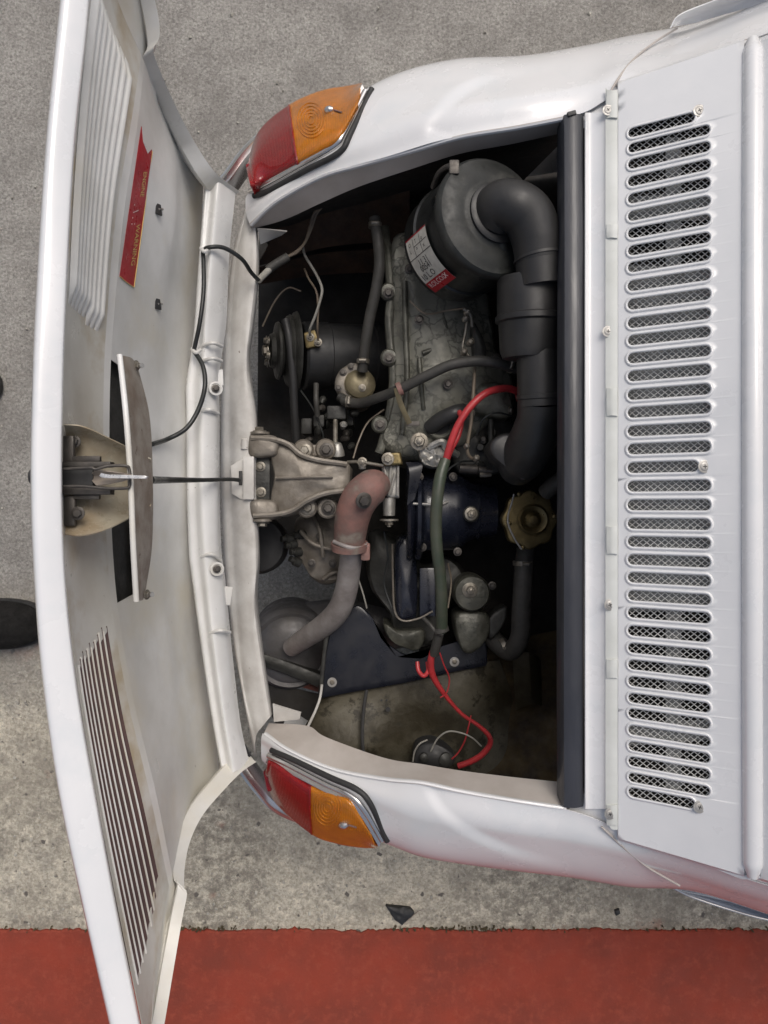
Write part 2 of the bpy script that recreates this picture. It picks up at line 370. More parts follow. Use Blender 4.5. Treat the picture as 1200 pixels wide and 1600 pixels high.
RM = mat('red_pavement_paint', (.27, .045, .024), (.195, .040, .024), 7, .75, 0, .002, 160, spots=.70, spot_c=(.34, .12, .08), spot_scale=50, third=((.30, .062, .036), 60, .5, .8), spec=.3)
slab('red_pavement', -9, 9, -30, -.983, -.02, .008, RM, 'brick red painted pavement along the bottom of the picture', edge=lambda x: .006*noise.noise(Vector((x*7, 0, 0)))+.006*noise.noise(Vector((x*45, 3, 0)))+.003*noise.noise(Vector((x*140, 3, 0))), nx=9000)
# moss growing in the joint
mb = MB()
for i in range(700):
    x = random.uniform(-1.1, 1.1)
    if noise.noise(Vector((x*3.2, 5, 0))) < .02 + .2*random.random() and random.random() < .85: continue
    y = -.980+random.gauss(0, .003); r = random.uniform(.0010, .0034)
    c = Vector((x, y, .003))
    a0 = random.random()*6
    vv = [c+Vector((math.cos(a0+k*1.26)*r, math.sin(a0+k*1.26)*r, 0)) for k in range(5)]+[c+Vector((0, 0, r*1.4+.008))]
    mb.add(vv, [(k, (k+1) % 5, 5) for k in range(5)])
mb.build('moss', mat('moss_green', (.13, .105, .055), (.07, .055, .03), 40, .9), None, smooth=False, kind='stuff', label='thin line of dark moss in the joint beside the red pavement')
mb = MB()
for i in range(900):
    x = random.uniform(-1.1, 1.1); y = random.uniform(-.975, 1.3) if random.random() < .4 else random.uniform(-.975, -.3); r = random.uniform(.0012, .004)
    v_, f_ = g_box(Vector((x, y, r*.4)), r*2, r*1.5, r, Euler((random.random(), random.random(), random.random()*6))); mb.add(v_, f_)
mb.build('grit', mat('grit', (.22, .20, .17), (.5, .48, .42), 25, .9), None, smooth=False, kind='stuff', label='loose grit scattered over the concrete')
# scrap and shoes
sc = pillow('plastic_scrap', [(603, 1416), (641, 1420), (648, 1428), (628, 1447), (618, 1440)], .0005, .012, M['gasket'], None, 'crumpled black scrap with a thin twig on the concrete near the red pavement', bev=.002, dome=.004, n=40, smooth=False, rough=.004, nf=90)
sc['category'] = 'scrap'
tube('twig', [P(626, 1447, .006), P(640, 1436, .012), (652, 1425, .01), (663, 1421, .004)], .0012, M['rustplate'], sc, seg=6)
sc = pillow('dark_crumb', [(961, 1424), (968, 1421), (970, 1428), (963, 1432)], 0, .008, M['gasket'], None, 'tiny black crumb on pale concrete at lower right near the car', bev=.002, dome=.001, n=16, smooth=False)
sc['category'] = 'debris'
def shoe(cx, cy, ln, wd, label):
    e = bpy.data.objects.new('shoe', None); COL.objects.link(e); e.location = P(cx, cy, 0); ORG[e.name] = Vector(e.location)
    e['label'] = label; e['category'] = 'shoe'; e['group'] = 'black shoes at the left edge'
    def prof(s, k):   # outline, toe at +x
        out = []
        for a in range(40):
            t = 2*math.pi*a/40; x = math.cos(t); y = math.sin(t)
            out.append((x*ln/2*s, (abs(y)**.75)*math.copysign(1, y)*wd/2*s*(1+.12*x-.16*(x < -.1)*.5)))
        return out
    o = Vector(e.location); m2 = MB(); rings = []
    for s, z in ((.97, .001), (1.0, .008), (1.0, .022), (.97, .026)):
        rings.append([o+Vector((x, y, z)) for x, y in prof(s, 0)])
    v = [p for r in rings for p in r]; f = [(i*40+k, i*40+(k+1) % 40, (i+1)*40+(k+1) % 40, (i+1)*40+k) for i in range(3) for k in range(40)]; f += [tuple(range(120, 160)), tuple(reversed(range(40)))]
    mk('sole', v, f, M['gasket'], e)
    v = []
    lay = [(.93, .027, 0), (.94, .04, 0), (.84, .058, -.01), (.66, .074, -.03), (.48, .088, -.055), (.30, .098, -.075)]
    for s, z, dx in lay:
        for x, y in prof(s, 0):
            p = o+Vector((x+dx, y*(1.0), z)); p += Vector((0, 0, .004*noise.noise(p*40))); v.append(p)
    f = [(i*40+k, i*40+(k+1) % 40, (i+1)*40+(k+1) % 40, (i+1)*40+k) for i in range(len(lay)-1) for k in range(40)]; f.append(tuple(range((len(lay)-1)*40, len(lay)*40))); f.append(tuple(reversed(range(40))))
    mk('upper', v, f, M['sole'], e)
    for i in range(5):
        xx = -.03+i*.022
        tube('lace', [o+Vector((xx, -.028, .078-i*.006)), o+Vector((xx+.004, 0, .091-i*.008)), o+Vector((xx+.012, .028, .078-i*.006))], .0025, M['lace'], e, seg=6)
    tube('toe_seam', [o+Vector((.055, -.043, .04)), o+Vector((.082, -.02, .056)), o+Vector((.086, 0, .058)), o+Vector((.082, .02, .056)), o+Vector((.055, .043, .04))], .0018, M['lace'], e, seg=6)
shoe(-8, 973, .27, .118, 'black shoe half hidden behind the raised engine lid, lower of the two')
shoe(-82, 604, .27, .105, 'black shoe of which only the toe tip shows at the left picture edge')
# ------------------------------------------------------------------ the car
car = bpy.data.objects.new('white_car', None); COL.objects.link(car); car.location = (.35, .05, 0); ORG[car.name] = Vector(car.location)
car['label'] = 'small white rear-engined car seen from above with its engine lid open'; car['category'] = 'car'
def part(name, label=None, at=(.35, .05, .5), parent=None):
    e = bpy.data.objects.new(name, None); COL.objects.link(e); pr = parent or car
    e.parent = pr; at = V3(at); ORG[e.name] = at; e.location = at-ORG[pr.name]
    if label: e['label'] = label
    return e
# shared bolt mesh
def bolt_mesh(nm, m, hexn=6, washer=True, dome=False):
    b = MB()
    if washer: b.add(*g_lathe(Vector((0, 0, 0)), Vector((0, 0, 1)), [(0, 1.5), (.18, 1.5), (.22, 1.42), (.22, .6)], 20))
    b.add(*g_lathe(Vector((0, 0, .2)), Vector((0, 0, 1)), [(0, 1.0), (.6, 1.0), (.75, .82), (.78, .3)], hexn))
    if dome: b.add(*g_lathe(Vector((0, 0, .9)), Vector((0, 0, 1)), [(0, .5), (.4, .5), (.5, .3)], 12))
    me = bpy.data.meshes.new(nm); me.from_pydata([tuple(q) for q in b.v], [], b.f); me.materials.append(m)
    bm = bmesh.new(); bm.from_mesh(me); bmesh.ops.recalc_face_normals(bm, faces=bm.faces); bm.to_mesh(me); bm.free()
    me.shade_smooth(); me.set_sharp_from_angle(angle=math.radians(30)); return me
BM = {'l': bolt_mesh('bolt_light', M['bolt']), 'd': bolt_mesh('bolt_dark', M['boltdk']), 's': bolt_mesh('stud_light', M['bolt'], dome=True)}
def bolt(c, r, parent, k='l', ax=(0, 0, 1), name='bolt'):
    o = link(name, BM[k], parent, loc=V3(c)); o.scale = (r, r, r)
    o.rotation_euler = Vector(ax).to_track_quat('Z', 'Y').to_euler(); o.rotation_euler.rotate_axis('Z', random.random()*3); return o
def screw_mesh():
    b = MB(); n = 24; v = []; f = []
    b.add(*g_lathe(Vector((0, 0, 0)), Vector((0, 0, 1)), [(0, 1.45), (.12, 1.45), (.2, 1.3), (.2, .9)], 24))
    b.add(*g_lathe(Vector((0, 0, .15)), Vector((0, 0, 1)), [(0, 1.0), (.15, 1.0), (.3, .85), (.38, .6), (.4, .2)], 24))
    k = len(b.f)
    for a in (0, math.pi/2):
        vv, ff = g_box(Vector((0, 0, .545)), .95, .2, .06, Euler((0, 0, a+.5))); b.add(vv, ff)
    me = bpy.data.meshes.new('screw'); me.from_pydata([tuple(q) for q in b.v], [], b.f); me.materials.append(M['zinc']); me.materials.append(M['gasket'])
    for i, p in enumerate(me.polygons):
        if i >= k: p.material_index = 1
    me.shade_smooth(); me.set_sharp_from_angle(angle=math.radians(30)); return me
SCM = screw_mesh()
def screw(c, r, parent, ax=(0, 0, 1)):
    o = link('screw', SCM, parent, loc=V3(c)); r *= 1.15; o.scale = (r, r, r*.45); o.rotation_euler = Vector(ax).to_track_quat('Z', 'Y').to_euler(); o.rotation_euler.rotate_axis('Z', random.random()*3); return o
def zd(px, py): return .765+(px-915)*.0004-.18*((py-730)/1160)**2*1.0
def D(px, py, off=0): return P(px, py, zd(px, py)+off)
# -- fenders (upper in picture, lower in picture)
ft = [ # each station: rim edge, shoulder, silhouette, belly, skirt
 [(390, 350, .52), (384, 330, .515), (388, 306, .49), (396, 300, .36), (412, 320, .20)],
 [(430, 313, .565), (428, 294, .563), (432, 250, .52), (444, 240, .36), (455, 262, .20)],
 [(500, 274, .61), (496, 245, .61), (500, 190, .57), (505, 175, .42), (512, 200, .20)],
 [(600, 246, .655), (598, 196, .652), (598, 124, .59), (603, 128, .44), (610, 165, .20)],
 [(700, 216, .69), (700, 160, .683), (705, 93, .60), (706, 106, .45), (710, 155, .20)],
 [(810, 196, .71), (812, 142, .70), (815, 87, .60), (815, 102, .45), (815, 155, .20)],
 [(905, 178, .722), (908, 126, .705), (905, 73, .61), (905, 92, .45), (905, 150, .20)],
 [(955, 152, .735), (965, 102, .71), (985, 56, .62), (985, 80, .45), (985, 140, .20)],
 [(1060, 106, .765), (1070, 65, .72), (1085, 38, .64), (1085, 60, .45), (1085, 130, .20)],
 [(1180, 58, .80), (1185, 20, .76), (1200, -5, .66), (1200, 30, .45), (1200, 110, .20)],
 [(1330, 10, .84), (1330, -30, .80), (1330, -60, .68)], [(1600, -60, .93), (1600, -110, .88), (1600, -150, .70)], [(2000, -150, 1.02), (2010, -200, .96), (2000, -220, .72)]]
fb = [
 [(410, 1146, .52), (408, 1160, .515), (412, 1190, .49), (424, 1200, .36), (440, 1170, .20)],
 [(450, 1172, .565), (450, 1186, .56), (455, 1230, .52), (466, 1240, .36), (478, 1205, .20)],
 [(520, 1202, .61), (520, 1225, .607), (525, 1285, .56), (530, 1290, .42), (538, 1250, .20)],
 [(600, 1218, .65), (605, 1265, .645), (612, 1322, .58), (616, 1318, .44), (620, 1275, .20)],
 [(660, 1224, .675), (665, 1285, .665), (672, 1342, .59), (674, 1330, .45), (675, 1285, .20)],
 [(770, 1246, .705), (775, 1305, .69), (780, 1358, .60), (780, 1345, .45), (780, 1290, .20)],
 [(880, 1264, .722), (885, 1320, .70), (890, 1371, .61), (890, 1350, .45), (890, 1295, .20)],
 [(960, 1292, .735), (970, 1340, .71), (985, 1386, .62), (985, 1362, .45), (985, 1300, .20)],
 [(1060, 1335, .765), (1065, 1368, .725), (1075, 1390, .64), (1075, 1368, .45), (1075, 1305, .20)],
 [(1180, 1378, .80), (1180, 1405, .755), (1190, 1424, .66), (1190, 1395, .45), (1190, 1320, .20)],
 [(1330, 1420, .84), (1330, 1450, .79), (1330, 1475, .68)], [(1600, 1500, .93), (1600, 1550, .87), (1600, 1580, .70)], [(2000, 1590, 1.02), (2010, 1640, .96), (2000, 1650, .72)]]
FEND = []
def fender(st, label, sgn):
    rows = [[V3(s[i]) for s in st] for i in range(3)]
    rows.append([p+Vector((.004, .010*sgn*min(1, k/3), -.16)) for k, p in enumerate(rows[2])]); rows.append([Vector((p.x+.006, p.y-.012*sgn, .20)) for p in rows[2]])
    g = loft_grid(rows, 220, 70)
    # pressed crease where the wheel arch swells out of the body side
    cr = [(655, 216), (662, 190), (680, 165), (706, 140), (752, 114), (840, 96), (900, 88)] if sgn > 0 else [(655, 1224), (664, 1246), (684, 1276), (722, 1306), (782, 1336), (850, 1356), (900, 1366)]
    CR = np.array([tuple(q) for q in crom([Vector((a_, b_, 0)) for a_, b_ in cr], 120)])[:, :2]
    for r in g:
        for p in r:
            if p.z < .56: continue
            px = CX+p.x*F/(H-p.z); py = CY-p.y*F/(H-p.z)
            dd = np.hypot(CR[:, 0]-px, CR[:, 1]-py); k = int(dd.argmin()); d = float(dd[k])
            t = CR[min(k+1, 119)]-CR[max(k-1, 0)]; side = (t[0]*(py-CR[k, 1])-t[1]*(px-CR[k, 0]))*sgn
            fade = min(1, k/18.0)*min(1, (119-k)/40.0)
            q_ = min(1, d/20); q_ = q_*q_*(3-2*q_)
            if side > 0: p.z -= .0045*q_*math.exp(-max(0, d-20)/50)*fade
    v, f = g_sheet(g, .0012); FEND.append((v, f))
    return mk('rear_fender', v, f, M['paint'], car, label=label, sharp=60)
fender(ft, 'white rear fender along the top of the picture', 1); fender(fb, 'white rear fender with pinkish reflections along the bottom of the picture', -1)
# rolled bright lip on the opening edge, and the flange inside
it = [(393, 358, .50), (445, 343, .525), (500, 318, .565), (560, 292, .60), (640, 265, .635), (720, 240, .65), (800, 225, .66), (878, 208, .67)]
rt = [(390, 351, .521), (430, 314, .567), (500, 275, .612), (560, 257, .638), (640, 235, .668), (720, 212, .694), (810, 197, .712), (897, 180, .722)]
ib = [(420, 1130, .49), (480, 1134, .52), (510, 1152, .56), (600, 1184, .60), (660, 1194, .625), (720, 1204, .64), (800, 1214, .655), (878, 1222, .67)]
rb = [(412, 1147, .521), (450, 1173, .567), (520, 1203, .612), (600, 1219, .652), (660, 1225, .677), (720, 1238, .692), (800, 1252, .71), (885, 1265, .722)]
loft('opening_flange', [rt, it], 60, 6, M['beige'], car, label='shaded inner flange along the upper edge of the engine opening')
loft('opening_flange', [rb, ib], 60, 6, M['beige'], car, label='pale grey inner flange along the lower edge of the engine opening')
sweep('rolled_edge', rt, .006, .006, M['paint'], car, n=60, bev=.45); sweep('rolled_edge', rb, .006, .006, M['paint'], car, n=60, bev=.45)
for (x, y, rz) in ((852, 172, 12), (886, 1272, -8)):
    rp = box('rubber_stop', D(x, y, -.037), .028, .012, .010, M['rubber'], car, rz=rz, bev=.002)
# inner walls of the bay
def wall(name, pts_top, drop, m, label=None, zlow=None, nv=6, out=(0, 0)):
    rows = [[V3(p) for p in pts_top], [Vector((V3(p).x+out[0]*.5, V3(p).y+out[1]*.5*(.42+.58*k/(len(pts_top)-1)), V3(p).z*.5+zlow*.5)) for k, p in enumerate(pts_top)], [Vector((V3(p).x+out[0], V3(p).y+out[1]*(.42+.58*k/(len(pts_top)-1)), zlow)) for k, p in enumerate(pts_top)]]
    return loft(name, rows, 40, nv, m, car, thick=.002, label=label)
wall('bay_wall', [Vector((V3(p).x, V3(p).y+.004, V3(p).z-.004)) for p in [(393, 352, .50), (445, 338, .52), (500, 312, .56), (640, 260, .63), (800, 215, .655), (905, 195, .66)]], .4, M['dark'], 'side wall of the engine bay, coloured near black for its shade', zlow=.19, out=(0, .12))
wall('bay_wall', [Vector((V3(p).x, V3(p).y-.004, V3(p).z-.004)) for p in [(425, 1134, .485), (480, 1138, .515), (510, 1156, .555), (660, 1198, .62), (800, 1218, .65), (905, 1226, .66)]], .4, M['dark'], 'dark side wall of the engine bay near the battery cable', zlow=.32, out=(0, -.14))
wall('bay_bulkhead', [(895, 190, .70), (900, 730, .73), (895, 1240, .70)], .5, M['dark'], 'black front bulkhead of the engine bay', zlow=.19, out=(.10, 0))
# brown rusty shelf in the upper left corner, and added dark sheet below
loft('rusty_panel', [[(440, 330, .47), (520, 305, .47), (600, 290, .47), (640, 280, .47)], [(425, 372, .42), (510, 352, .42), (580, 335, .42), (640, 330, .42)], [(400, 415, .38), (500, 390, .38), (570, 380, .37), (640, 380, .37)]], 20, 10, M['rust'], car, wob=.01, label='rusty brown inner panel at the upper left of the bay')
loft('lower_rusty_panel', [[(402, 420, .36), (500, 398, .36), (620, 388, .36)], [(400, 445, .30), (500, 430, .30), (620, 425, .30)]], 12, 4, M['rust'], car, thick=.003)
def floor_patch(name, pts, z, m, label=None):
    v = [P(x, y, z) for x, y in pts]; n = len(v); v += [p-Vector((0, 0, .003)) for p in v]
    f = [tuple(range(n)), tuple(reversed(range(n, 2*n)))]+[(i, (i+1) % n, n+(i+1) % n, n+i) for i in range(n)]
    return mk(name, v, f, m, car, smooth=False, label=label)
floor_patch('added_dark_undersheet', [(405, 345), (600, 262), (960, 262), (960, 1200), (700, 1190), (640, 960), (560, 940), (540, 880), (500, 830), (440, 860), (400, 880)], .19, M['dark'], 'black sheet added beneath the engine to keep the bay dark')  # added sheet, shuts out light from the ground so the bay stays dark
# -- rear sill under the lid
SL = [(386, 332, .492), (371, 400, .49), (363, 500, .486), (359, 640, .484), (361, 760, .484), (366, 880, .484), (374, 1000, .486), (384, 1080, .49), (400, 1150, .495)]
SM = [(393, 328, .50), (384, 400, .502), (378, 500, .50), (374, 640, .50), (376, 760, .50), (382, 880, .50), (390, 1000, .50), (400, 1080, .50), (410, 1135, .50)]
SR = [(400, 350, .50), (403, 420, .50), (393, 510, .498), (387, 570, .498), (399, 660, .498), (398, 760, .498), (403, 870, .498), (399, 940, .498), (412, 1040, .498), (424, 1118, .50)]
SRd = [(402, 352, .44), (405, 420, .44), (397, 510, .44), (391, 570, .44), (402, 660, .44), (402, 760, .44), (406, 870, .44), (403, 940, .44), (415, 1040, .44), (426, 1115, .44)]
SO = [(384, 326, .47), (363, 400, .465), (352, 500, .46), (346, 640, .458), (346, 760, .458), (351, 880, .458), (364, 1000, .462), (380, 1090, .47), (398, 1180, .47)]
SU = [(392, 330, .30), (376, 400, .30), (368, 500, .30), (362, 640, .30), (363, 760, .30), (368, 880, .30), (378, 1000, .30), (388, 1080, .30), (400, 1150, .30)]
rs = loft('rear_sill', [SU, SO, SL, SM, SR, SRd], 80, 26, M['sill'], car, label='dusty white rear sill of the engine opening', wob=.0015)
for (x, y, s_) in ((383, 360, .006), (375, 560, .004), (395, 455, .004)):
    pass
# small folded brackets at the two rear corners
loft('corner_bracket', [[(402, 357, .51), (448, 362, .515)], [(407, 382, .485), (440, 368, .49)]], 6, 4, M['sill'], car, thick=.002)
loft('corner_bracket', [[(426, 1100, .505), (470, 1114, .51)], [(428, 1128, .50), (468, 1124, .505)]], 6, 4, M['sill'], car, thick=.003)
# -- deck behind: channel, screwed strip, vent panel
ys = [176, 300, 450, 600, 750, 900, 1050, 1180, 1264]
sweep('lid_seal_bar', [D(897, 178, .008), D(898, 400, .008), D(898, 730, .008), D(897, 1000, .008), D(897, 1262, .008)], .031, .034, M['bar'], car, n=60, bev=.28, label='black painted cross bar with worn edges at the top of the engine opening')
box('seal_end', D(893, 178, .010), .012, .006, .006, M['rubber'], car, rz=15)
loft('rain_channel', [[D(915, y, .004) for y in ys], [D(922, y, -.002) for y in ys], [D(938, y, -.001) for y in ys], [D(946, y, .002) for y in ys]], 80, 10, M['paint'], car, label='white channel strip beside the black bar')
# corner filler of the channel to the fenders
loft('corner_panel', [[D(896, 174, -.010), D(925, 158, -.009), D(945, 146, -.009), D(970, 126, -.010)], [D(905, 200, -.006), D(930, 200, -.006), D(950, 200, -.006), D(970, 200, -.008)]], 12, 5, M['paint'], car)
loft('corner_panel', [[D(885, 1270, -.010), D(925, 1288, -.009), D(945, 1298, -.009), D(970, 1320, -.010)], [D(905, 1240, -.008), D(930, 1240, -.006), D(950, 1240, -.006), D(970, 1240, -.008)]], 12, 5, M['paint'], car)
st = part('retaining_strip', 'narrow screwed strip beside the vent panel', at=D(955, 730, 0))
yy = [145, 300, 450, 600, 750, 900, 1050, 1200, 1296]
loft('strip', [[D(946, y+(-8 if y == 145 else (-14 if y == 1296 else 0)), .0035) for y in yy], [D(956, y, .0045) for y in yy], [D(967, y, .003) for y in yy]], 90, 5, M['trimgreen'], st, thick=.003)
for a, b_ in ((606, 650), (822, 866), (140, 184), (1258, 1290), (350, 372), (1030, 1060)):
    big = b_-a > 30
    loft('pad', [[D(948, a, .005), D(947.5, (a+b_)/2, .0065), D(948, b_, .005)], [D(956, a+1, .0075), D(956, (a+b_)/2, .008), D(956, b_-1, .0075)], [D(965, a, .006), D(965, (a+b_)/2, .007), D(965, b_, .006)]], 14, 7, M['trimgreen'], st, thick=.002)
for x, y in ((950, 172), (950, 518), (953, 945), (953, 1272)): screw(D(x, y, .0085 if y in (172, 1272) else .0045), .0045, st)
# vent panel with 39 pressed slots
YL = [208, 232, 257, 284, 311, 338, 365, 392, 418, 447, 476, 505, 532, 560, 588, 617, 645, 674, 702, 731, 760, 789, 818, 846, 874, 902, 930, 957, 985, 1012, 1038, 1064, 1090, 1114, 1140, 1165, 1189, 1214, 1237]
YC = 790.
def tb(a, yl): return YC+(yl-YC)*(1+.053*(a-985)/121)
vp = part('vent_panel', 'white louvred ventilation panel with 39 slots', at=D(1060, 730, 0))
A0, A1 = 966., 1163.
n_out = 16
def cell(i, b, ends):
    yl = YL[i]; up = (YL[i-1]+yl)/2 if i else yl-13; dn = (YL[i+1]+yl)/2 if i < 38 else yl+13
    short = i in (0, 19, 38); xa, xb = 989., (1078. if i != 19 else 1083.) if short else 1102.
    hs = (dn-up)*.285
    # ring sample: rounded slot outline param
    NS = 48
    def stad(r, k):
        # k in 0..NS
        q = NS//4; L_ = xb-xa
        pts = []
        for j in range(18): pts.append((xa+L_*j/17, -r))
        for k in range(1, 7): t = k/7*math.pi-math.pi/2; pts.append((xb+math.cos(t)*r, math.sin(t)*r))
        for j in range(18): pts.append((xb-L_*j/17, r))
        for k in range(1, 7): t = k/7*math.pi+math.pi/2; pts.append((xa+math.cos(t)*r, math.sin(t)*r))
        return pts
    rings = []
    def S_(x, dy, off): return D(x, tb(x, yl+dy), off+.004)
    inner = stad(hs, 0)
    # outer rectangle
    rect = []
    XS = [float(np.interp(j, [0, 1, 16, 17], [A0, 989., 1102., A1])) for j in range(18)]
    rect += [(x, up-yl) for x in XS]+[(A1, up-yl+(dn-up)*k/7) for k in range(1, 7)]+[(x, dn-yl) for x in XS[::-1]]+[(A0, dn-yl-(dn-up)*k/7) for k in range(1, 7)]
    v = []
    def ring(pts, off): v.extend([S_(x, dy, off) for x, dy in pts])
    v.extend([S_(x, dy, 0) for x, dy in rect]); ring(stad(hs+7.2, 0), .0002) if False else None
    o0 = stad(min(hs+5.6, (dn-up)*.475), 0)
    hz_ = lambda x: 0
    v.extend([S_(x+(rx-x)*.18, dy+(rd-dy)*.5, hz_(x)) for (x, dy), (rx, rd) in zip(o0, rect)])
    v.extend([S_(x, dy, hz_(x)) for x, dy in o0])
    o1 = stad(min(hs+4.9, (dn-up)*.455), 0)
    ring(o1, .0010); ring(stad(hs+3.2, 0), .0021); ring(stad(hs+1.9, 0), .0023); ring(stad(hs+.7, 0), .0014); ring(stad(hs, 0), -.0002); ring(stad(hs-.3, 0), -.004)
    f = []; nr = len(v)//NS
    for r in range(nr-1):
        for k in range(NS): f.append((r*NS+k, r*NS+(k+1) % NS, (r+1)*NS+(k+1) % NS, (r+1)*NS+k))
    b.add(v, f)
pb = MB()
for i in range(39): cell(i, pb, None)
# plain ends of the panel
def edge_patch(yin, yout0, yout1):
    g = []
    for s in np.linspace(0, 1, 8):
        g.append([D(a, tb(a, yin)*(1-s)+(yout0+(yout1-yout0)*(a-A0)/(A1-A0))*s, .004) for a in np.linspace(A0, A1, 16)])
    pb.add(*g_sheet(g))
edge_patch(YL[0]-13, 130, 64); edge_patch(YL[-1]+13, 1310, 1368)
# turned-down rim
for side in (0,):
    g = [[D(A0, y, .004) for y in np.linspace(130, 1310, 60)], [D(A0-1.5, y, .002) for y in np.linspace(130, 1310, 60)], [D(A0-1.5, y, -.006) for y in np.linspace(130, 1310, 60)]]
    pb.add(*g_sheet(g))
for (y0, y1, s_) in ((130, 64, -1), (1310, 1368, 1)):
    g = [[D(A0+(A1-A0)*t, y0+(y1-y0)*t+s_*k*1.4, .004-.005*k) for t in np.linspace(0, 1, 20)] for k in (0, 1, 2)]
    pb.add(*g_sheet(g))
ss = pb.build('slotted_sheet', M['vent'], vp, sharp=70)
bm = bmesh.new(); bm.from_mesh(ss.data); bmesh.ops.remove_doubles(bm, verts=bm.verts, dist=.00003); bmesh.ops.recalc_face_normals(bm, faces=bm.faces); bm.to_mesh(ss.data); bm.free(); ss.data.shade_smooth(); ss.data.set_sharp_from_angle(angle=math.radians(75))
# diamond wire mesh under the slots
mb = MB()
xa, xb = 982., 1112.
def wirem(p, q):
    n = 6; pts = [(p[0]+(q[0]-p[0])*t, p[1]+(q[1]-p[1])*t) for t in np.linspace(0, 1, n)]
    C = [D(x, y, -.0045) for x, y in pts]; v = []; w = .00062
    d = (C[-1]-C[0]).normalized(); X = d.cross(Vector((0, 0, 1))).normalized()
    for c in C: v += [c-X*w, c+Vector((0, 0, w*1.3)), c+X*w]
    f = []
    for i in range(n-1): f += [(i*3, i*3+1, i*3+4, i*3+3), (i*3+1, i*3+2, i*3+5, i*3+4)]
    mb.add(v, f)
s = 182-130.
while s < 1270+130:
    for dr in (1, -1):
        p0, p1 = (xa, s), (xb, s+dr*105)
        # clip in y
        def cl(p, q):
            lo, hi = 176., 1264.
            if p[1] < lo or q[1] < lo or p[1] > hi or q[1] > hi:
                t0, t1 = 0, 1
                for lim, sg in ((lo, 1), (hi, -1)):
                    a = (p[1]-lim)*sg; b_ = (q[1]-lim)*sg
                    if a < 0 and b_ < 0: return None
                    if a < 0: t0 = max(t0, a/(a-b_))
                    if b_ < 0: t1 = min(t1, a/(a-b_))
                if t0 >= t1: return None
                g = lambda t: (p[0]+(q[0]-p[0])*t, p[1]+(q[1]-p[1])*t); return g(t0), g(t1)
            return p, q
        r_ = cl(p0, p1)
        if r_: wirem(*r_)
    s += 9.2
mb.build('wire_mesh', M['wiremesh'], vp, smooth=False, kind='stuff')
vt = loft('vent_shade_sheet', [[D(974, y, -.045) for y in (150, 450, 730, 1000, 1290)], [D(1130, y, -.045) for y in (150, 450, 730, 1000, 1290)]], 20, 3, M['dark'], vp)  # near-black sheet standing for the shade beneath the slots
loft('support_strap', [[D(1040, y, -.013) for y in (215, 450, 730, 1000, 1240)], [D(1064, y, -.013) for y in (215, 450, 730, 1000, 1240)]], 30, 3, M['greyunder'], vp)
loft('support_plate', [[D(978, y, -.016) for y in (415, 560, 730, 850, 955)], [D(1110, y, -.016) for y in (415, 560, 730, 850, 955)]], 30, 3, M['greyunder'], vp)
for y0, y1 in ((302, 346), (1128, 1160)):
    loft('support_plate', [[D(978, y0+6, -.013), D(978, y1+6, -.013)], [D(1110, y0-4, -.013), D(1110, y1-4, -.013)]], 6, 3, M['greyunder'], vp)
for x, y in ((1093, 173), (1101, 729), (1093, 1261)): screw(D(x, y, .005), .0048, vp)
# raised bead and the deck beyond
bd = list(np.linspace(62, 1369, 16))
tube('deck_bead', [D(1176, y, -.0005) for y in bd], [.007]+[.0125]*60+[.007], M['paint'], car, seg=28, n=240, label='raised white bead across the rear deck')
dy = [62, 300, 500, 730, 1000, 1200, 1374]
loft('rear_deck', [[D(1160, y, -.004) for y in dy], [D(1189, y, -.003) for y in dy], [D(1193, y, .004) for y in dy], [D(1260, y-(30 if y < 100 else 0)+(20 if y > 1300 else 0), .012) for y in dy], [D(1330, y-(50 if y < 100 else 0)+(40 if y > 1300 else 0), .02) for y in dy], [P(1600, y-(120 if y < 100 else 0)+(126 if y > 1300 else 0), .965-.12*((y-730)/1160)**2) for y in dy], [P(2000, y-(212 if y < 100 else 0)+(216 if y > 1300 else 0), 1.06-.12*((y-730)/1160)**2) for y in dy]], 50, 16, M['paint'], car, label='white rear deck at the right picture edge')
loft('rear_window', [[P(1260, y, .905-.10*((y-730)/1160)**2) for y in (240, 500, 730, 1000, 1220)], [P(1600, y, .985-.10*((y-730)/1160)**2) for y in (200, 500, 730, 1000, 1260)], [P(1900, y, 1.06-.10*((y-730)/1160)**2) for y in (180, 500, 730, 1000, 1280)]], 24, 8, M['navyg'], car, thick=.004)
for ctop in (True, False):
    yd = (lambda e: 62 - e) if ctop else (lambda e: 1374 + e)
    dk = [D(1160, yd(0), -.004), D(1193, yd(0), .004), D(1260, yd(30 if ctop else 20), .012), D(1330, yd(50 if ctop else 40), .02), P(1600, yd(120 if ctop else 126), .965-.12*((yd(0)-730)/1160)**2), P(2000, yd(212 if ctop else 216), 1.06-.12*((yd(0)-730)/1160)**2)]
    fe = [V3(st_[0]) for st_ in (ft if ctop else fb)[8:]]
    loft('quarter_panel', [[p-Vector((0, 0, .003)) for p in dk], [p-Vector((0, 0, .004)) for p in fe]], 60, 6, M['paint'], car)
for yy_ in (.64, -.49):
    wh = part('wheel', None, at=Vector((.62, yy_, .25)))
    lathe('tyre', Vector((.62, yy_-.06, .25)), Vector((0, 1, 0)), [(0, .17), (.002, .215), (.015, .24), (.03, .248), (.09, .248), (.105, .24), (.118, .215), (.12, .17)], M['rubber'], wh, seg=48)
    lathe('rim', Vector((.62, yy_-.05, .25)), Vector((0, 1, 0)), [(0, .05), (.001, .165), (.03, .16), (.035, .06), (.065, .06), (.07, .16), (.1, .165), (.101, .05)], M['chrome'], wh, seg=40)
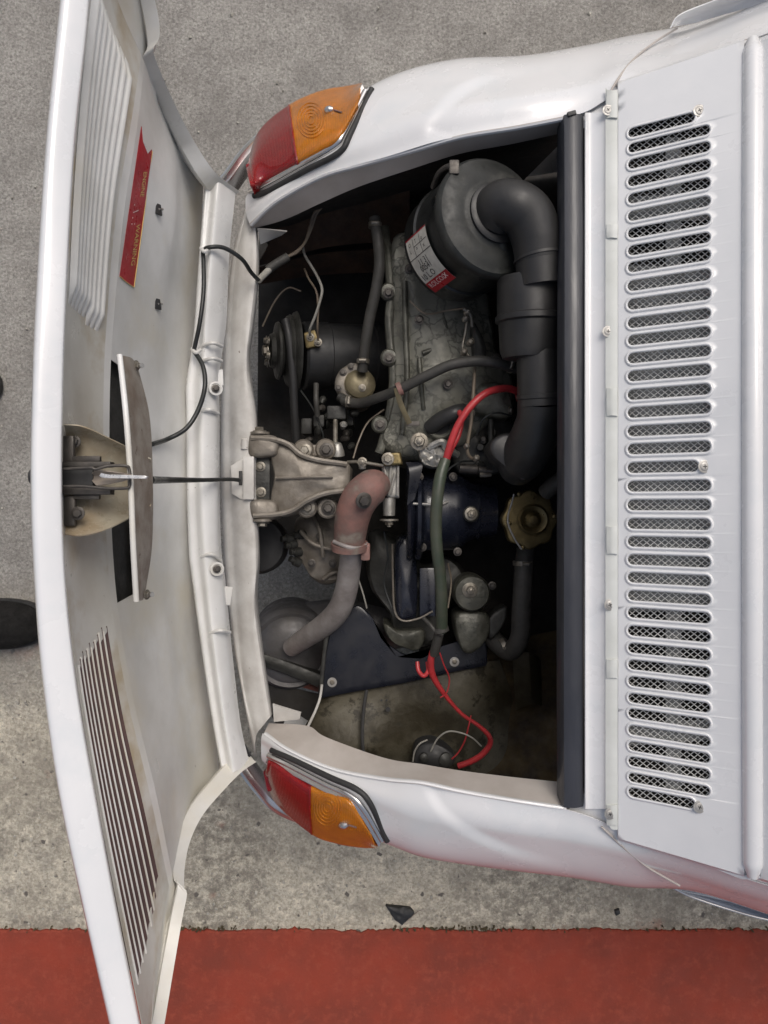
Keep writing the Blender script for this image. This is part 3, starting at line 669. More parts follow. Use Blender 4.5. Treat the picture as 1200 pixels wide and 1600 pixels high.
# shoulder panels overlapping the fender behind an arched seam
for (st_, lab) in (([[(946, 168), (958, 136), (985, 98), (1020, 68), (1058, 44)], [(968, 134), (1010, 114), (1070, 92), (1130, 72), (1170, 58)]], 'shoulder_panel'), ([[(940, 1292), (972, 1322), (1005, 1350), (1030, 1366), (1062, 1384)], [(966, 1308), (1010, 1324), (1070, 1342), (1130, 1360), (1170, 1370)]], 'shoulder_panel')):
    top = st_[0][0][1] < 700
    def zf(x, y, k):
        e = (y-tb(x, 0)) if False else 0
        ref = np.interp(x, [946, 1170], [134, 52]) if top else np.interp(x, [940, 1170], [1298, 1376])
        dd = max(0, (ref-y) if top else (y-ref)); return zd(x, y)-.0012*dd-.002
    tube('panel_seam', [P(x, y, zf(x, y, 0)+.003) for x, y in st_[0]], .0016, M['beige'], car, seg=8, n=40)
tube('panel_seam', [D(962, 134, -.005), D(1060, 98, -.006), D(1168, 62, -.005)], .0014, M['beige'], car, seg=6)
# roof drip rail (top right) and side window trim (bottom right)
loft('drip_rail', [[(1048, 44, .72), (1062, 24, .725), (1110, 4, .735), (1160, -14, .75), (1280, -50, .77)], [(1056, 38, .705), (1072, 30, .705), (1112, 14, .715), (1164, -2, .725), (1284, -36, .75)], [(1052, 42, .69), (1085, 36, .70), (1120, 26, .705), (1170, 12, .72), (1290, -20, .74)]], 30, 8, M['paint'], car, label='white drip rail at the upper right')
loft('window_trim', [[(1052, 1388, .63), (1080, 1400, .625), (1140, 1420, .625), (1200, 1436, .625), (1330, 1462, .63)], [(1060, 1392, .60), (1090, 1399, .60), (1145, 1412, .60), (1200, 1424, .60), (1330, 1450, .60)], [(1066, 1386, .60), (1090, 1388, .60), (1145, 1398, .60), (1200, 1408, .60), (1330, 1430, .60)]], 40, 8, M['glass'], car, label='shiny blue grey strip below the body side at the lower right')
tube('chrome_edge', [(1054, 1388, .634), (1080, 1401, .629), (1140, 1421, .629), (1200, 1437, .629), (1330, 1463, .634)], .0018, M['chrome'], car, seg=8, n=40)
# ------------------------------------------------------------------ tail lamps
from mathutils.bvhtree import BVHTree
def probe_of(verts, faces):
    t = BVHTree.FromPolygons([tuple(q) for q in verts], faces)
    def pr(px, py, off=0, fb=None):
        o = Vector((0, 0, H)); d = (P(px, py, .5)-o).normalized(); h = t.ray_cast(o, d)[0]
        if h is None: h = P(px, py, fb or .5)
        return P(px, py, h.z+off)
    return pr
def lamp(inn, out, zi, zo, top, label):
    L0 = part('tail_light', label, at=P(inn[2][0], inn[2][1], .5))
    n = len(inn)
    fz = probe_of(*FEND[0 if top else 1]); I = [fz(x, y, .006, .56) for (x, y) in inn]; O = [P(x, y, z) for (x, y), z in zip(out, zo)]
    up = Vector((0, 0, 1)); ydir = Vector((-.4, 1 if top else -1, 0)).normalized()
    rows = [[p-up*.016 for p in I], [p+up*.002 for p in I], [i.lerp(o, .10)+up*.014 for i, o in zip(I, O)], [i.lerp(o, .5)+up*.020 for i, o in zip(I, O)], [i.lerp(o, .86)+up*.011 for i, o in zip(I, O)], O, [o-up*.05-ydir*.006 for o in O], [o-up*.10-ydir*.02 for o in O]]
    G = loft_grid(rows, 60, 30)
    nb = 24
    def sub(c0, c1, off=0): return [[p-(up*off) for p in r[c0:c1]] for r in G]
    for nm, c0, c1, m, mbk in (('red_lens', 0, nb+1, 'redlens', 'redback'), ('amber_lens', nb, 60, 'amber', 'amberback')):
        g = sub(c0, c1)
        if nm == 'red_lens':
            for r in range(6, 24):
                g[r][2].z -= .003; g[r][3].z -= .003
        v, f = g_sheet(g, .002); lo = mk(nm, v, f, M[m], L0, sharp=50)
        v, f = g_sheet(sub(c0, c1, .013), 0); mk('reflector', v, f, M[mbk], lo)
    # divider
    tube('divider', [G[r][nb]+up*.0015 for r in range(3, 22, 3)], .002, M['redlens'], L0, seg=6)
    # pressed rings in the amber lens
    lp = probe_of(*g_sheet(G))
    def nearest(px, py, off):
        return lp(px, py, off, .56)
    cx_, cy_ = ((486, 188) if top else (512, 1262))
    lo = bpy.data.objects[ [o.name for o in L0.children if o.name.startswith('amber_lens')][-1] ]
    for k, r in enumerate((6, 11, 16, 21, 26)):
        pts = [nearest(cx_+r*.82*math.cos(a), cy_+r*math.sin(a)*1.05, .0006) for a in np.linspace(0, 2*math.pi, 22)]
        tube('lens_ring', pts, .0009, M['amber'], lo, seg=6, n=44)
    bx, by = ((514, 172) if top else (537, 1289))
    tube('bulb', [nearest(bx-6, by+1, .001), nearest(bx, by, .002), nearest(bx+7, by-1, .001)], [.003, .0062, .0062, .003], M['chrome'], lo, seg=14)
    tube('filament_post', [nearest(bx+8, by, .001), nearest(bx+20, by+4, .001)], .0016, M['pinkiron'], lo, seg=6)
    return L0
# upper lamp
l1 = lamp([(393, 293), (416, 285), (464, 259), (501, 239), (531, 219), (560, 168)], [(386, 262), (405, 206), (450, 166), (500, 143), (540, 136), (566, 133)],
     [.505, .53, .57, .59, .61, .62], [.46, .48, .51, .53, .545, .56], True, 'red and amber tail light at the upper rear corner')
l2 = lamp([(420, 1186), (440, 1196), (484, 1226), (520, 1240), (550, 1252), (580, 1300)], [(416, 1215), (432, 1255), (486, 1302), (525, 1317), (560, 1323), (590, 1323)],
     [.505, .53, .57, .59, .605, .605], [.46, .48, .51, .53, .545, .56], False, 'red and amber tail light at the lower rear corner')
for lo_amp, fi, ch, gs, ctr in ((l1, 0, [(391, 299), (412, 290), (470, 258), (522, 228), (538, 206), (571, 143)], [(397, 306), (418, 299), (478, 266), (530, 238), (548, 208), (581, 139)], 1),
                          (l2, 1, [(420, 1180), (450, 1194), (508, 1224), (548, 1243), (570, 1266), (597, 1312)], [(424, 1172), (456, 1186), (514, 1214), (558, 1234), (580, 1258), (605, 1314)], -1)):
    fp_ = probe_of(*FEND[fi]); C1 = [fp_(x, y, .004, .56) for x, y in ch]; G1 = [fp_(x, y, .003, .56) for x, y in gs]
    for q in (C1, G1):
        for k in range(1, len(q)): q[k].z = max(q[k].z, q[k-1].z-.03)
    tube('chrome_surround', C1, .0052, M['chrome'], lo_amp, n=60)
    tube('gasket', G1, .0046, M['gasket'], lo_amp, n=60)
    loft('lamp_housing', [C1, [p+Vector((-.006, .014*ctr, -.004)) for p in C1], [p+Vector((-.010, .024*ctr, -.05)) for p in C1]], 40, 6, M['chrome'], lo_amp)
# small red side reflector tabs and bumper
box('reflector_tab', (392, 272, .49), .010, .030, .018, M['redlens'], l1, rz=12, bev=.003); box('reflector_tab', (420, 1218, .49), .010, .036, .018, M['redlens'], l2, rz=12, bev=.003)
bp_ = part('bumper', 'chromed rear bumper partly hidden under the open lid', at=P(330, 740, .4))
sweep('blade', [(520, 165, .30), (440, 192, .36), (395, 222, .38), (358, 268, .39), (320, 330, .385), (305, 500, .38), (300, 740, .38), (308, 950, .38), (330, 1100, .385), (368, 1185, .39), (402, 1235, .39), (440, 1270, .37), (520, 1300, .30)], .022, .055, M['chrome'], bp_, n=120, bev=.45)
# ------------------------------------------------------------------ engine lid (hood), raised
lid = part('engine_lid', 'open white engine lid standing nearly upright behind the car, seen from inside', at=P(330, 740, .5))
def yrow(pts): return pts
HR = {  # rows from hinge to free edge
 'A': [(318, 287, .50), (312, 420, .485), (303, 540, .515), (296, 640, .545), (296, 760, .545), (300, 900, .535), (324, 1040, .49), (342, 1203, .505)],
 'B': [(272, 228, .635), (272, 330, .65), (252, 470, .655), (245, 620, .655), (243, 760, .655), (248, 900, .655), (268, 1060, .65), (298, 1268, .635)],
 'C': [(226, 92, .752), (214, 200, .79), (194, 330, .80), (180, 470, .80), (172, 600, .80), (172, 760, .80), (182, 930, .80), (208, 1090, .80), (244, 1240, .79), (273, 1388, .752)],
 'D': [(221, 86, .765), (205, 190, .805), (182, 330, .815), (169, 470, .815), (162, 600, .815), (163, 760, .815), (173, 930, .815), (199, 1090, .815), (234, 1240, .805), (264, 1384, .765)],
 'E': [(150, -120, .93), (128, 70, .935), (113, 260, .94), (104, 450, .94), (99, 620, .94), (98, 780, .94), (104, 920, .94), (124, 1080, .94), (155, 1260, .94), (190, 1440, .935), (235, 1660, .93)]}
def rowfun(pts):
    A = crom([Vector(p) for p in pts], 200); yy = [p.y for p in A]
    return (lambda y: (float(np.interp(y, yy, [p.x for p in A])), float(np.interp(y, yy, [p.z for p in A])))), yy[0], yy[-1]
RF = {k: rowfun(v) for k, v in HR.items()}
def hood_z(px, py):
    xs = []; zs = []
    for k in 'EDCBA':
        x, z = RF[k][0](py); xs.append(x); zs.append(z)
    return float(np.interp(px, xs, zs))
def HZ(px, py, off=0): return P(px, py, hood_z(px, py)+off)
NU = 161
def rowpts(k, nu=NU):
    f, y0, y1 = RF[k]; return [P(f(y)[0], y, f(y)[1]) for y in np.linspace(y0, y1, nu)]
RP = {k: rowpts(k) for k in HR}
def between(a, b, n, bulge=0):
    out = []
    for t in np.linspace(0, 1, n):
        out.append([p.lerp(q, t)+Vector((-bulge*math.sin(math.pi*t), 0, 0)) for p, q in zip(RP[a], RP[b])])
    return out
def between_t(a, b, ts, bulge=0):
    return [[p.lerp(q, t)+Vector((-bulge*math.sin(math.pi*t), 0, 0)) for p, q in zip(RP[a], RP[b])] for t in ts]
LT = [0, .05, .10, .15]
for k in range(8): LT += [LT[-1]+.0775]; LT += [LT[-1]+.022]
LT = LT[:20]+[1.0] if len(LT) > 20 else LT+[1.0]
gAB = between('A', 'B', 9, .004); gBC = between('B', 'C', 9, .003); gCD = between('C', 'D', 3); gDE = between_t('D', 'E', LT, .006)
main = gAB+gBC[1:]
yA = lambda c, k: RF[k][1]+(RF[k][2]-RF[k][1])*c/(NU-1)
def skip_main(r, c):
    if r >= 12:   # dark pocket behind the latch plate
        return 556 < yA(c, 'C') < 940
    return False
HP = probe_of(*g_sheet(main[:14]+main[14:]))
def HZ(px, py, off=0): return HP(px, py, off, hood_z(px, py))
v, f = g_sheet(main, .0012, skip_main); mk('inner_panel', v, f, M['paint_in'], lid, sharp=50)
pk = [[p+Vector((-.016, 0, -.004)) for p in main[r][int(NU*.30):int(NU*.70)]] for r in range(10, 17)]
v, f = g_sheet(pk, .001); mk('pocket_shade_sheet', v, f, M['hose'], lid)  # dark sheet added behind the opening, standing for the shade inside
v, f = g_sheet(gCD, .0012); mk('step_fold', v, f, M['paint_in'], lid, sharp=60)
# louvre band with real slots
NS8 = 8; lo_ = [112, 95, 78, 58, 38, 18, 0, -20]; up_end = [512, 506, 500, 494, 488, 482, 476, 470]
dn0 = [984, 992, 1000, 1007, 1014, 1020, 1026, 1032]; dn1 = [1361, 1390, 1415, 1437, 1457, 1475, 1492, 1507]
def col_y(r, c):
    p = gDE[r][c]; return CY-p.y*F/(H-p.z)
def slot_of(r): 
    k = r-3
    return (k//2) if (0 <= k < 16 and k % 2 == 0) else None
def skip_lv(r, c):
    s_ = slot_of(r)
    if s_ is None: return False
    y = col_y(r, c)
    return (lo_[s_] < y < up_end[s_]) or (dn0[s_] < y < dn1[s_])
v, f = g_sheet(gDE, .0012, skip_lv); mk('louvre_band', v, f, [M['band']], lid, sharp=50)
for s_ in range(8):
    r = 3+2*s_
    for lo1, hi1, upn in ((lo_[s_], up_end[s_], True), (dn0[s_], dn1[s_], False)):
        cs = [c for c in range(NU) if lo1-12 < col_y(r, c) < hi1+12]
        if len(cs) < 3: continue
        g = [[], [], [], []]
        for j, c in enumerate(cs):
            a, b_ = gDE[r][c], gDE[r+1][c]; t = min(1, min(j, len(cs)-1-j)/3.0)
            d = Vector((-.010, 0, -.002))*t
            if upn:   # these blades curl towards the inside edge
                e_ = Vector((.0085, 0, .001))*t; g[0].append(a.lerp(b_, .12)+e_*.9); g[1].append(a.lerp(b_, .3)+e_); g[2].append(a.lerp(b_, .7)+e_*.8); g[3].append(b_+Vector((.0004, 0, 0)))
            else:
                g[0].append(a.lerp(b_, .0)+Vector((.0006, 0, .0))); g[1].append(a.lerp(b_, .25)+d*.6); g[2].append(a.lerp(b_, .8)+d*.95); g[3].append(b_+d*.9)
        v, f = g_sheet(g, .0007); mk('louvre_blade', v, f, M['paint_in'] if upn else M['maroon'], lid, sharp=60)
        if not upn:
            tube('louvre_lip', [gDE[r+1][c]+Vector((.0008, 0, .0008)) for c in cs[::3]]+[gDE[r+1][cs[-1]]], .0011, M['paint_in'], lid, seg=6, n=50)
# free-edge flange and outer skin
FE = [(108, -130, .965), (94, 0, .97), (72, 220, .975), (57, 450, .978), (50, 620, .98), (48, 760, .98), (53, 900, .98), (66, 1060, .978), (92, 1240, .975), (132, 1430, .97), (180, 1640, .962)]
EI = [(148, -125, .955), (136, 40, .96), (116, 230, .965), (104, 450, .97), (98, 620, .97), (97, 780, .97), (103, 920, .97), (121, 1080, .968), (152, 1260, .965), (186, 1440, .96), (229, 1650, .955)]
EIm = [(x-8, y, z+.006) for x, y, z in EI]
FEm = [(x+8, y, z+.006) for x, y, z in FE]
EId = [(x+.5, y, z-.012) for x, y, z in EI]
FEd = [Vector(P(x, y, z))+Vector((-.004, 0, -.012)) for x, y, z in FE]
FEdd = [Vector(P(x, y, z))+Vector((-.012, 0, -.05)) for x, y, z in FE]
loft('lid_edge_flange', [EId, EI, EIm, FEm, FE, FEd, FEdd], 110, 30, M['paint'], lid, thick=.001, label='smooth white outer edge of the lid')
outer = []
allr = gDE[::-1][::3]+gBC[::-1][::2]+gAB[::-1][1::2]
for i, r in enumerate(allr):
    t = i/(len(allr)-1); off = -.022-.022*math.sin(math.pi*t)
    outer.append([p+Vector((off, 0, -.002)) for p in r])
outer.insert(0, [V3(q) if not isinstance(q, Vector) else q for q in crom(FEdd, NU)])
v, f = g_sheet(outer, .001); mk('outer_skin', v, f, M['paint'], lid, sharp=60, label='white outside skin of the lid')
# side edges
et = [(374, 299, .545), (352, 283, .575), (330, 262, .605), (298, 212, .645), (266, 148, .70), (243, 92, .75), (240, 76, .765), (249, 58, .77), (248, 30, .78), (240, -10, .80), (225, -90, .85), (160, -140, .95)]
et2 = [(366, 306, .53), (340, 292, .565), (318, 268, .60), (287, 214, .635), (258, 150, .69), (236, 96, .742), (231, 78, .76), (238, 60, .765), (235, 30, .778), (228, -10, .80), (212, -90, .85), (150, -130, .945)]
eb = [(400, 1190, .545), (378, 1206, .57), (352, 1232, .605), (318, 1272, .65), (298, 1312, .69), (289, 1352, .73), (288, 1388, .765), (292, 1398, .768), (284, 1440, .79), (272, 1510, .82), (255, 1610, .87), (240, 1680, .93)]
eb2 = [(386, 1186, .53), (366, 1198, .565), (340, 1226, .60), (306, 1268, .645), (287, 1310, .685), (279, 1350, .725), (279, 1384, .76), (285, 1396, .765), (276, 1440, .788), (263, 1510, .818), (246, 1610, .868), (232, 1680, .93)]
for a, b_, ci in ((et, et2, 0), (eb, eb2, -1)):
    edge = [r[ci] for r in main]+[gDE[k][ci] for k in (0, 6, 12, 20)]
    L2 = crom([V3(p) for p in b_], 60)
    mid = [p.lerp(q, .35)+Vector((-.004, 0, -.012)) for p, q in zip(L2, crom(edge, 60))]
    outr = [p+Vector((-.004, .0, -.004)) for p in crom([V3(p) for p in a], 60)]
    inn_ = [p+Vector((-.006, (-.010 if ci == 0 else .010), .0005)) for p in L2]
    g = [[p+Vector((-.008, 0, -.02)) for p in outr], outr, crom([V3(p) for p in a], 60), inn_, [p+Vector((-.003, 0, -.006)) for p in inn_], [p.lerp(q, .5)+Vector((-.002, 0, -.016)) for p, q in zip(inn_, crom(edge, 60))], crom(edge, 60)]
    v, f = g_sheet(g, .0012); mk('side_flange', v, f, M['paint_in'], lid, sharp=42)
# stiffener rail along the hinge
ra = [(322, 272, .575), (312, 400, .57), (305, 500, .572), (300, 548, .575), (292, 600, .575), (292, 650, .575), (293, 760, .575), (296, 860, .575), (301, 905, .575), (318, 1030, .572), (333, 1130, .572), (348, 1212, .575)]
rc = [(341, 283, .58), (330, 400, .582), (322, 500, .586), (320, 560, .582), (316, 600, .586), (316, 650, .588), (316, 760, .588), (321, 860, .588), (325, 905, .586), (338, 1030, .586), (352, 1130, .584), (366, 1206, .58)]
rd = [(356, 292, .562), (347, 400, .562), (343, 500, .562), (338, 560, .566), (336, 600, .566), (337, 650, .57), (337, 760, .57), (340, 860, .57), (346, 905, .566), (356, 1030, .566), (368, 1130, .562), (380, 1200, .562)]
re_ = [(368, 300, .545), (358, 400, .54), (354, 500, .54), (346, 560, .54), (342, 600, .54), (343, 650, .54), (343, 760, .54), (346, 860, .54), (352, 905, .54), (364, 1030, .54), (376, 1130, .54), (390, 1194, .545)]
rr0 = [(x-1, y, z-.03) for x, y, z in ra]
rmid = [((a[0]*.5+b[0]*.5), a[1], a[2]*.5+b[2]*.5-.004) for a, b in zip(ra, rc)]
rl = loft('hinge_rail', [rr0, ra, rmid, rc, rd, re_], 120, 30, M['rail'], lid, thick=.0012, wob=.002, label='pressed white stiffener rail along the lid hinge')
for (x, y) in ((337, 607), (339, 889)):
    lathe('oval_hole', (x, y, .583), Vector((.5, 0, 1)), [(0, .011), (.0015, .011), (.002, .008), (.0005, .007)], M['paint_in'], rl, seg=24)
    bolt((x, y, .586), .0042, rl, 'd', (.4, 0, 1))
for (y0, y1, x) in ((640, 650, 327), (560, 568, 332), (866, 880, 331), (985, 992, 345), (536, 545, 333)):
    tube('pressed_rib', [(x-16, y0+4, .583), (x, y0, .59), (x+14, y1-4, .568)], .003, M['paint_in'], rl, seg=10)
box('hinge_leaf', (347, 930, .552), .030, .030, .002, M['paint_in'], rl, rz=-8, ry=12)
box('hinge_leaf', (342, 590, .548), .014, .026, .003, M['paint_in'], rl, rz=2, ry=12)
# wires clipped to the lid
wr = part('lid_wire', 'black wire clipped along the lid and into the bay', at=P(300, 600, .6))
tube('wire', [HZ(238, 694, .012), HZ(262, 686, .02), P(290, 670, .62), P(309, 642, .61), P(320, 605, .608), P(317, 572, .60), P(303, 548, .59)], .0036, M['blackwire'], wr, n=50)
tube('wire', [P(303, 548, .592), P(312, 505, .602), P(318, 455, .60), P(318, 410, .59), P(318, 392, .585), P(330, 386, .592), P(352, 388, .58), P(378, 405, .56), P(392, 425, .535), P(404, 438, .52)], .0034, M['blackwire'], wr, n=70)
tube('clip', [(300, 545, .59), (306, 551, .598), (313, 547, .59)], .003, M['paint_in'], wr, seg=8); tube('clip', [(314, 388, .585), (319, 393, .598), (325, 391, .588)], .003, M['paint_in'], wr, seg=8)
tube('release_cable', [(236, 750, .80), (262, 750, .72), (320, 750, .62), (358, 749, .545), (374, 750, .52)], [.005, .0046, .0032, .0032, .0036], M['blackwire'], car, n=40, label='straight black cable from the lid latch to the sill')
# latch bracket
la = part('lid_latch', 'lid latch bracket with dark mechanism', at=P(170, 750, .9), parent=lid)
loft('bracket_tray', [[(100, 664, .945), (132, 668, .94), (180, 690, .91), (236, 718, .875)], [(104, 690, .92), (140, 696, .915), (185, 712, .89), (236, 728, .865)], [(104, 750, .91), (140, 750, .905), (185, 750, .88), (236, 750, .86)], [(104, 808, .92), (140, 806, .915), (185, 796, .89), (236, 780, .865)], [(101, 834, .945), (130, 836, .94), (172, 824, .92), (236, 790, .875)]], 30, 24, M['cream'], la, thick=.0015)
box('latch_body', (125, 748, .93), .036, .030, .02, M['gasket'], la)
box('latch_plate', (133, 726, .938), .06, .006, .014, M['boltdk'], la); box('latch_plate', (133, 768, .938), .06, .007, .014, M['boltdk'], la)
box('side_plate', (108, 702, .935), .013, .03, .008, M['boltdk'], la, bev=.003); box('side_plate', (110, 798, .935), .013, .034, .008, M['boltdk'], la, bev=.003)
box('foot_plate', (136, 717, .937), .03, .006, .006, M['boltdk'], la); box('foot_plate', (136, 776, .937), .028, .006, .006, M['boltdk'], la)
bolt((122, 802, .94), .005, la, 'd'); bolt((117, 690, .93), .0045, la, 'd')
tube('wire_loop', [(98, 733, .955), (140, 731, .955), (150, 733, .955), (170, 728, .953), (196, 728, .95), (202, 733, .948), (203, 748, .948), (202, 760, .948), (195, 763, .95), (165, 763, .953), (130, 760, .955), (98, 760, .955)], .0017, M['boltdk'], la, seg=8, n=90)
v, f = g_pillow([(157, 739), (165, 741), (228, 743), (232, 745), (228, 748), (160, 747), (154, 744)], .958, .9615, bev=.001, dome=0, n=30, smooth=False); mk('latch_tongue', v, f, M['bright'], la)
loft('latch_cone', [[(150, 735, .95), (205, 741, .955)], [(140, 745, .935), (205, 745, .957)], [(150, 758, .95), (205, 749, .955)]], 6, 8, M['rustplate'], la)
v, f = g_lathe(P(50, 745, .93), Vector((-1, 0, 0)), [(-.01, .010), (-.001, .010), (.001, .008)], 20); mk('lid_button', v, f, M['rubber'], la)
# sloping cover plate behind the lamp
pl = part('cover_plate', 'long stained metal cover plate with a white painted edge', at=P(215, 745, .9), parent=lid)
loft('plate_face', [[(189, 556, .925), (198, 650, .94), (205, 750, .94), (209, 850, .94), (213, 938, .925)], [(204, 560, .90), (216, 650, .90), (222, 750, .90), (224, 850, .90), (220, 938, .90)], [(213, 572, .865), (232, 650, .86), (237, 750, .86), (236, 850, .86), (224, 930, .865)]], 60, 14, M['rustplate'], pl, wob=.002)
tube('white_edge', [(187, 555, .928), (197, 650, .943), (204, 750, .943), (208, 850, .943), (213, 939, .928)], .0032, M['paint_in'], pl, n=50)
for x, y in ((212, 571), (228, 929)):
    tube('stud', [(x-6, y, .87), (x+10, y, .885)], .003, M['zinc'], pl, seg=10); bolt((x+1, y, .885), .004, pl, 'l', (1, 0, .3))
# trim clips, sticker
for x, y in ((247, 327), (246, 475)):
    cl_ = box('trim_clip', HZ(x, y, .002), .003, .016, .012, M['rubber'], lid, rz=8, ry=-25); tube('clip_pin', [HZ(x, y, .003), HZ(x+7, y, .004)], .0018, M['zinc'], cl_, seg=8)
def stick(pts, off): return [HZ(x, y, off) for x, y in pts]
def sheet_from_quad(q, nu, nv, off):
    (a, b, c, d) = q; g = []
    for j in range(nv):
        s_ = j/(nv-1); g.append([HZ((a[0]*(1-t)+b[0]*t)*(1-s_)+(d[0]*(1-t)+c[0]*t)*s_, (a[1]*(1-t)+b[1]*t)*(1-s_)+(d[1]*(1-t)+c[1]*t)*s_, off) for t in np.linspace(0, 1, nu)])
    return g_sheet(g, .0003)
lid_sticker = 1
SQ = ((221, 197), (238, 236), (209, 449), (187, 432))
v, f = sheet_from_quad(SQ, 6, 40, .0015); stk = mk('warning_sticker', v, f, M['stred'], lid, label='long peeling red sticker with small gold lettering')
v, f = sheet_from_quad(((222, 199), (237, 233), (231, 240), (224, 222)), 5, 6, .0024); mk('torn_patch', v, f, M['paint_in'], stk)
tube('gold_border', [HZ(238, 237, .0022), HZ(224, 343, .0022), HZ(209.5, 449, .0022)], .0006, M['gold'], stk, seg=6, n=20); tube('gold_border', [HZ(209.5, 449, .0022), HZ(198, 441, .0022), HZ(187.5, 432, .0022)], .0006, M['gold'], stk, seg=6, n=8)
def text_pts(s, size):
    cu = bpy.data.curves.new('t', 'FONT'); cu.body = s; cu.size = size; cu.resolution_u = 2; o = bpy.data.objects.new('t', cu); COL.objects.link(o)
    bpy.context.view_layer.update(); dg = bpy.context.evaluated_depsgraph_get(); me = o.evaluated_get(dg).to_mesh()
    v = [q.co.copy() for q in me.vertices]; f = [tuple(p.vertices) for p in me.polygons]; bpy.data.objects.remove(o); bpy.data.curves.remove(cu); return v, f
def put_text(s, size, fn, m, parent, name='lettering', sx=1.0):
    v, f = text_pts(s, size)
    if not f: return
    vv = [fn(q.x*sx, q.y) for q in v]; o = mk(name, vv, f, m, parent, smooth=False); return o
# text runs down the sticker (reading turned a quarter clockwise)
def stf(x0, y0):
    def fn(tx, ty):   # tx along the sticker (down), ty across (to the right = up of letters)
        py = y0+tx; ex = (449-py)/(449-236); xr = 209+(238-209)*ex
        return HZ(xr-9+ty+x0, py, .0026)
    return fn
put_text('WARNING', 9, stf(0, 350), M['gold'], stk, sx=1.5); put_text('ENGINE', 8, stf(0, 268), M['gold'], stk, sx=1.4); put_text('. \\ . :', 12, stf(-8, 318), M['inkw'], stk, sx=1.6)
# ------------------------------------------------------------------ engine bay contents
# engine casting
en = part('gearbox_housing', 'large oily grey engine casting with a bolted flange', at=P(690, 600, .45))
v, f = g_pillow([(622, 360), (720, 380), (762, 450), (772, 500), (778, 545), (800, 590), (806, 630), (765, 660), (730, 690), (700, 700), (672, 718), (640, 716), (606, 706), (592, 690), (604, 655), (614, 600), (614, 520), (612, 430)],   .18, .485, bev=.022, dome=.035, n=110, rough=.010, nf=22); mk('casting', v, f, M['castx'], en)
sweep('flange', [(600, 352, .46), (607, 400, .47), (611, 458, .475), (608, 500, .475), (612, 545, .475), (615, 590, .475), (610, 640, .475), (598, 690, .475), (592, 708, .475)], .016, .035, M['cast'], en, n=60, bev=.3)
for x, y in ((610, 458), (611, 560), (597, 664)):
    lathe('bolt_boss', (x-3, y, .468), Vector((0, 0, 1)), [(0, .015), (.010, .015), (.013, .012), (.0135, .004)], M['cast'], en, seg=20); bolt((x-3, y, .481), .0062, en, 'd')
for pth, r in (([(632, 440, .50), (634, 520, .512), (636, 600, .512), (628, 680, .495)], .005), ([(660, 552, .515), (700, 540, .51), (750, 548, .49)], .0045), ([(655, 560, .515), (658, 600, .52), (662, 640, .51)], .004), ([(690, 480, .505), (700, 520, .51), (722, 560, .505)], .004)):
    tube('casting_rib', pth, r, M['cast'], en, n=24)
lathe('port', (686, 664, .49), Vector((0, 0, 1)), [(0, .026), (.014, .026), (.016, .023), (.014, .018), (-.01, .018), (-.0101, .004)], M['cast'], en, seg=30)
lathe('port_bore', (686, 664, .495), Vector((0, 0, 1)), [(0, .0185), (.003, .0185), (.0035, .005)], M['rubber'], en, seg=30)
tube('port_hose', [(672, 668, .50), (690, 655, .52), (712, 645, .53), (722, 642, .51)], .013, M['rubber'], en)
sweep('lug', [(668, 700, .51), (690, 690, .515), (700, 700, .51), (718, 712, .49)], .012, .02, M['alu2'], en, n=30, bev=.4)
bolt((655, 690, .512), .010, en, 's'); bolt((608, 716, .515), .0065, en, 'l')
v, f = g_pillow([(655, 700), (680, 695), (700, 712), (694, 728), (664, 726)], .45, .505, bev=.003, dome=.002, n=40, rough=.006, nf=120); mk('grainy_boss', v, f, M['alu2'], en)
# throttle bits over the casting
tl = part('throttle_linkage', 'small throttle levers and rod', at=P(735, 560, .54))
tube('rod', [(742, 574, .55), (740, 610, .56), (736, 660, .56), (730, 700, .55), (735, 715, .54), (745, 716, .53)], .0028, M['wiretan'], tl, n=40)
for x, y, r in ((730, 488, .0055), (727, 498, .005), (735, 535, .006), (725, 550, .0055), (744, 716, .005), (729, 697, .0045)):
    lathe('ball_joint', (x, y, .555), Vector((.3, .4, .6)), [(-r*1.2, r*.5), (-r*.6, r), (r*.6, r), (r*1.2, r*.5)], M['bolt'], tl, seg=12)
tube('lever', [(724, 482, .56), (735, 492, .555), (738, 510, .545)], .003, M['bolt'], tl); tube('link', [(730, 500, .55), (727, 520, .545), (723, 545, .545), (733, 556, .545)], .0022, M['bolt'], tl)
v, f = g_pillow([(740, 500), (752, 520), (760, 545), (757, 562), (742, 560), (738, 530)], .47, .53, bev=.006, dome=.003, n=30, rough=.003); mk('throttle_body', v, f, M['castdk'], tl)
# carburettor area
cb = part('carburettor', 'dark carburettor half hidden behind the cables', at=P(760, 680, .45))
v, f = g_pillow([(750, 600), (785, 598), (800, 620), (800, 650), (765, 650), (740, 640)], .40, .52, bev=.008, dome=.004, n=40, rough=.004); mk('float_bowl', v, f, M['cast'], cb)
v, f = g_pillow([(712, 660), (800, 655), (805, 720), (770, 740), (715, 735)], .30, .46, bev=.01, dome=.004, n=40, rough=.006); mk('body_casting', v, f, M['castdk'], cb)
for x, y, r, z in ((757, 688, .006, .49), (752, 700, .008, .49), (768, 680, .01, .48), (745, 724, .008, .47), (776, 700, .006, .48), (755, 683, .005, .50)):
    lathe('fitting', (x, y, z-.02), Vector((random.uniform(-.3, .3), random.uniform(-.3, .3), 1)), [(0, r), (.016, r), (.018, r*.7), (.026, r*.7)], M['castdk'] if r > .006 else M['boltdk'], cb, seg=10)
lathe('adjusting_sleeve', (718, 731, .50), Vector((1, -.1, 0)), [(0, .008), (.03, .008), (.032, .006), (.045, .006), (.046, .004), (.055, .004)], M['boltdk'], cb, seg=14)
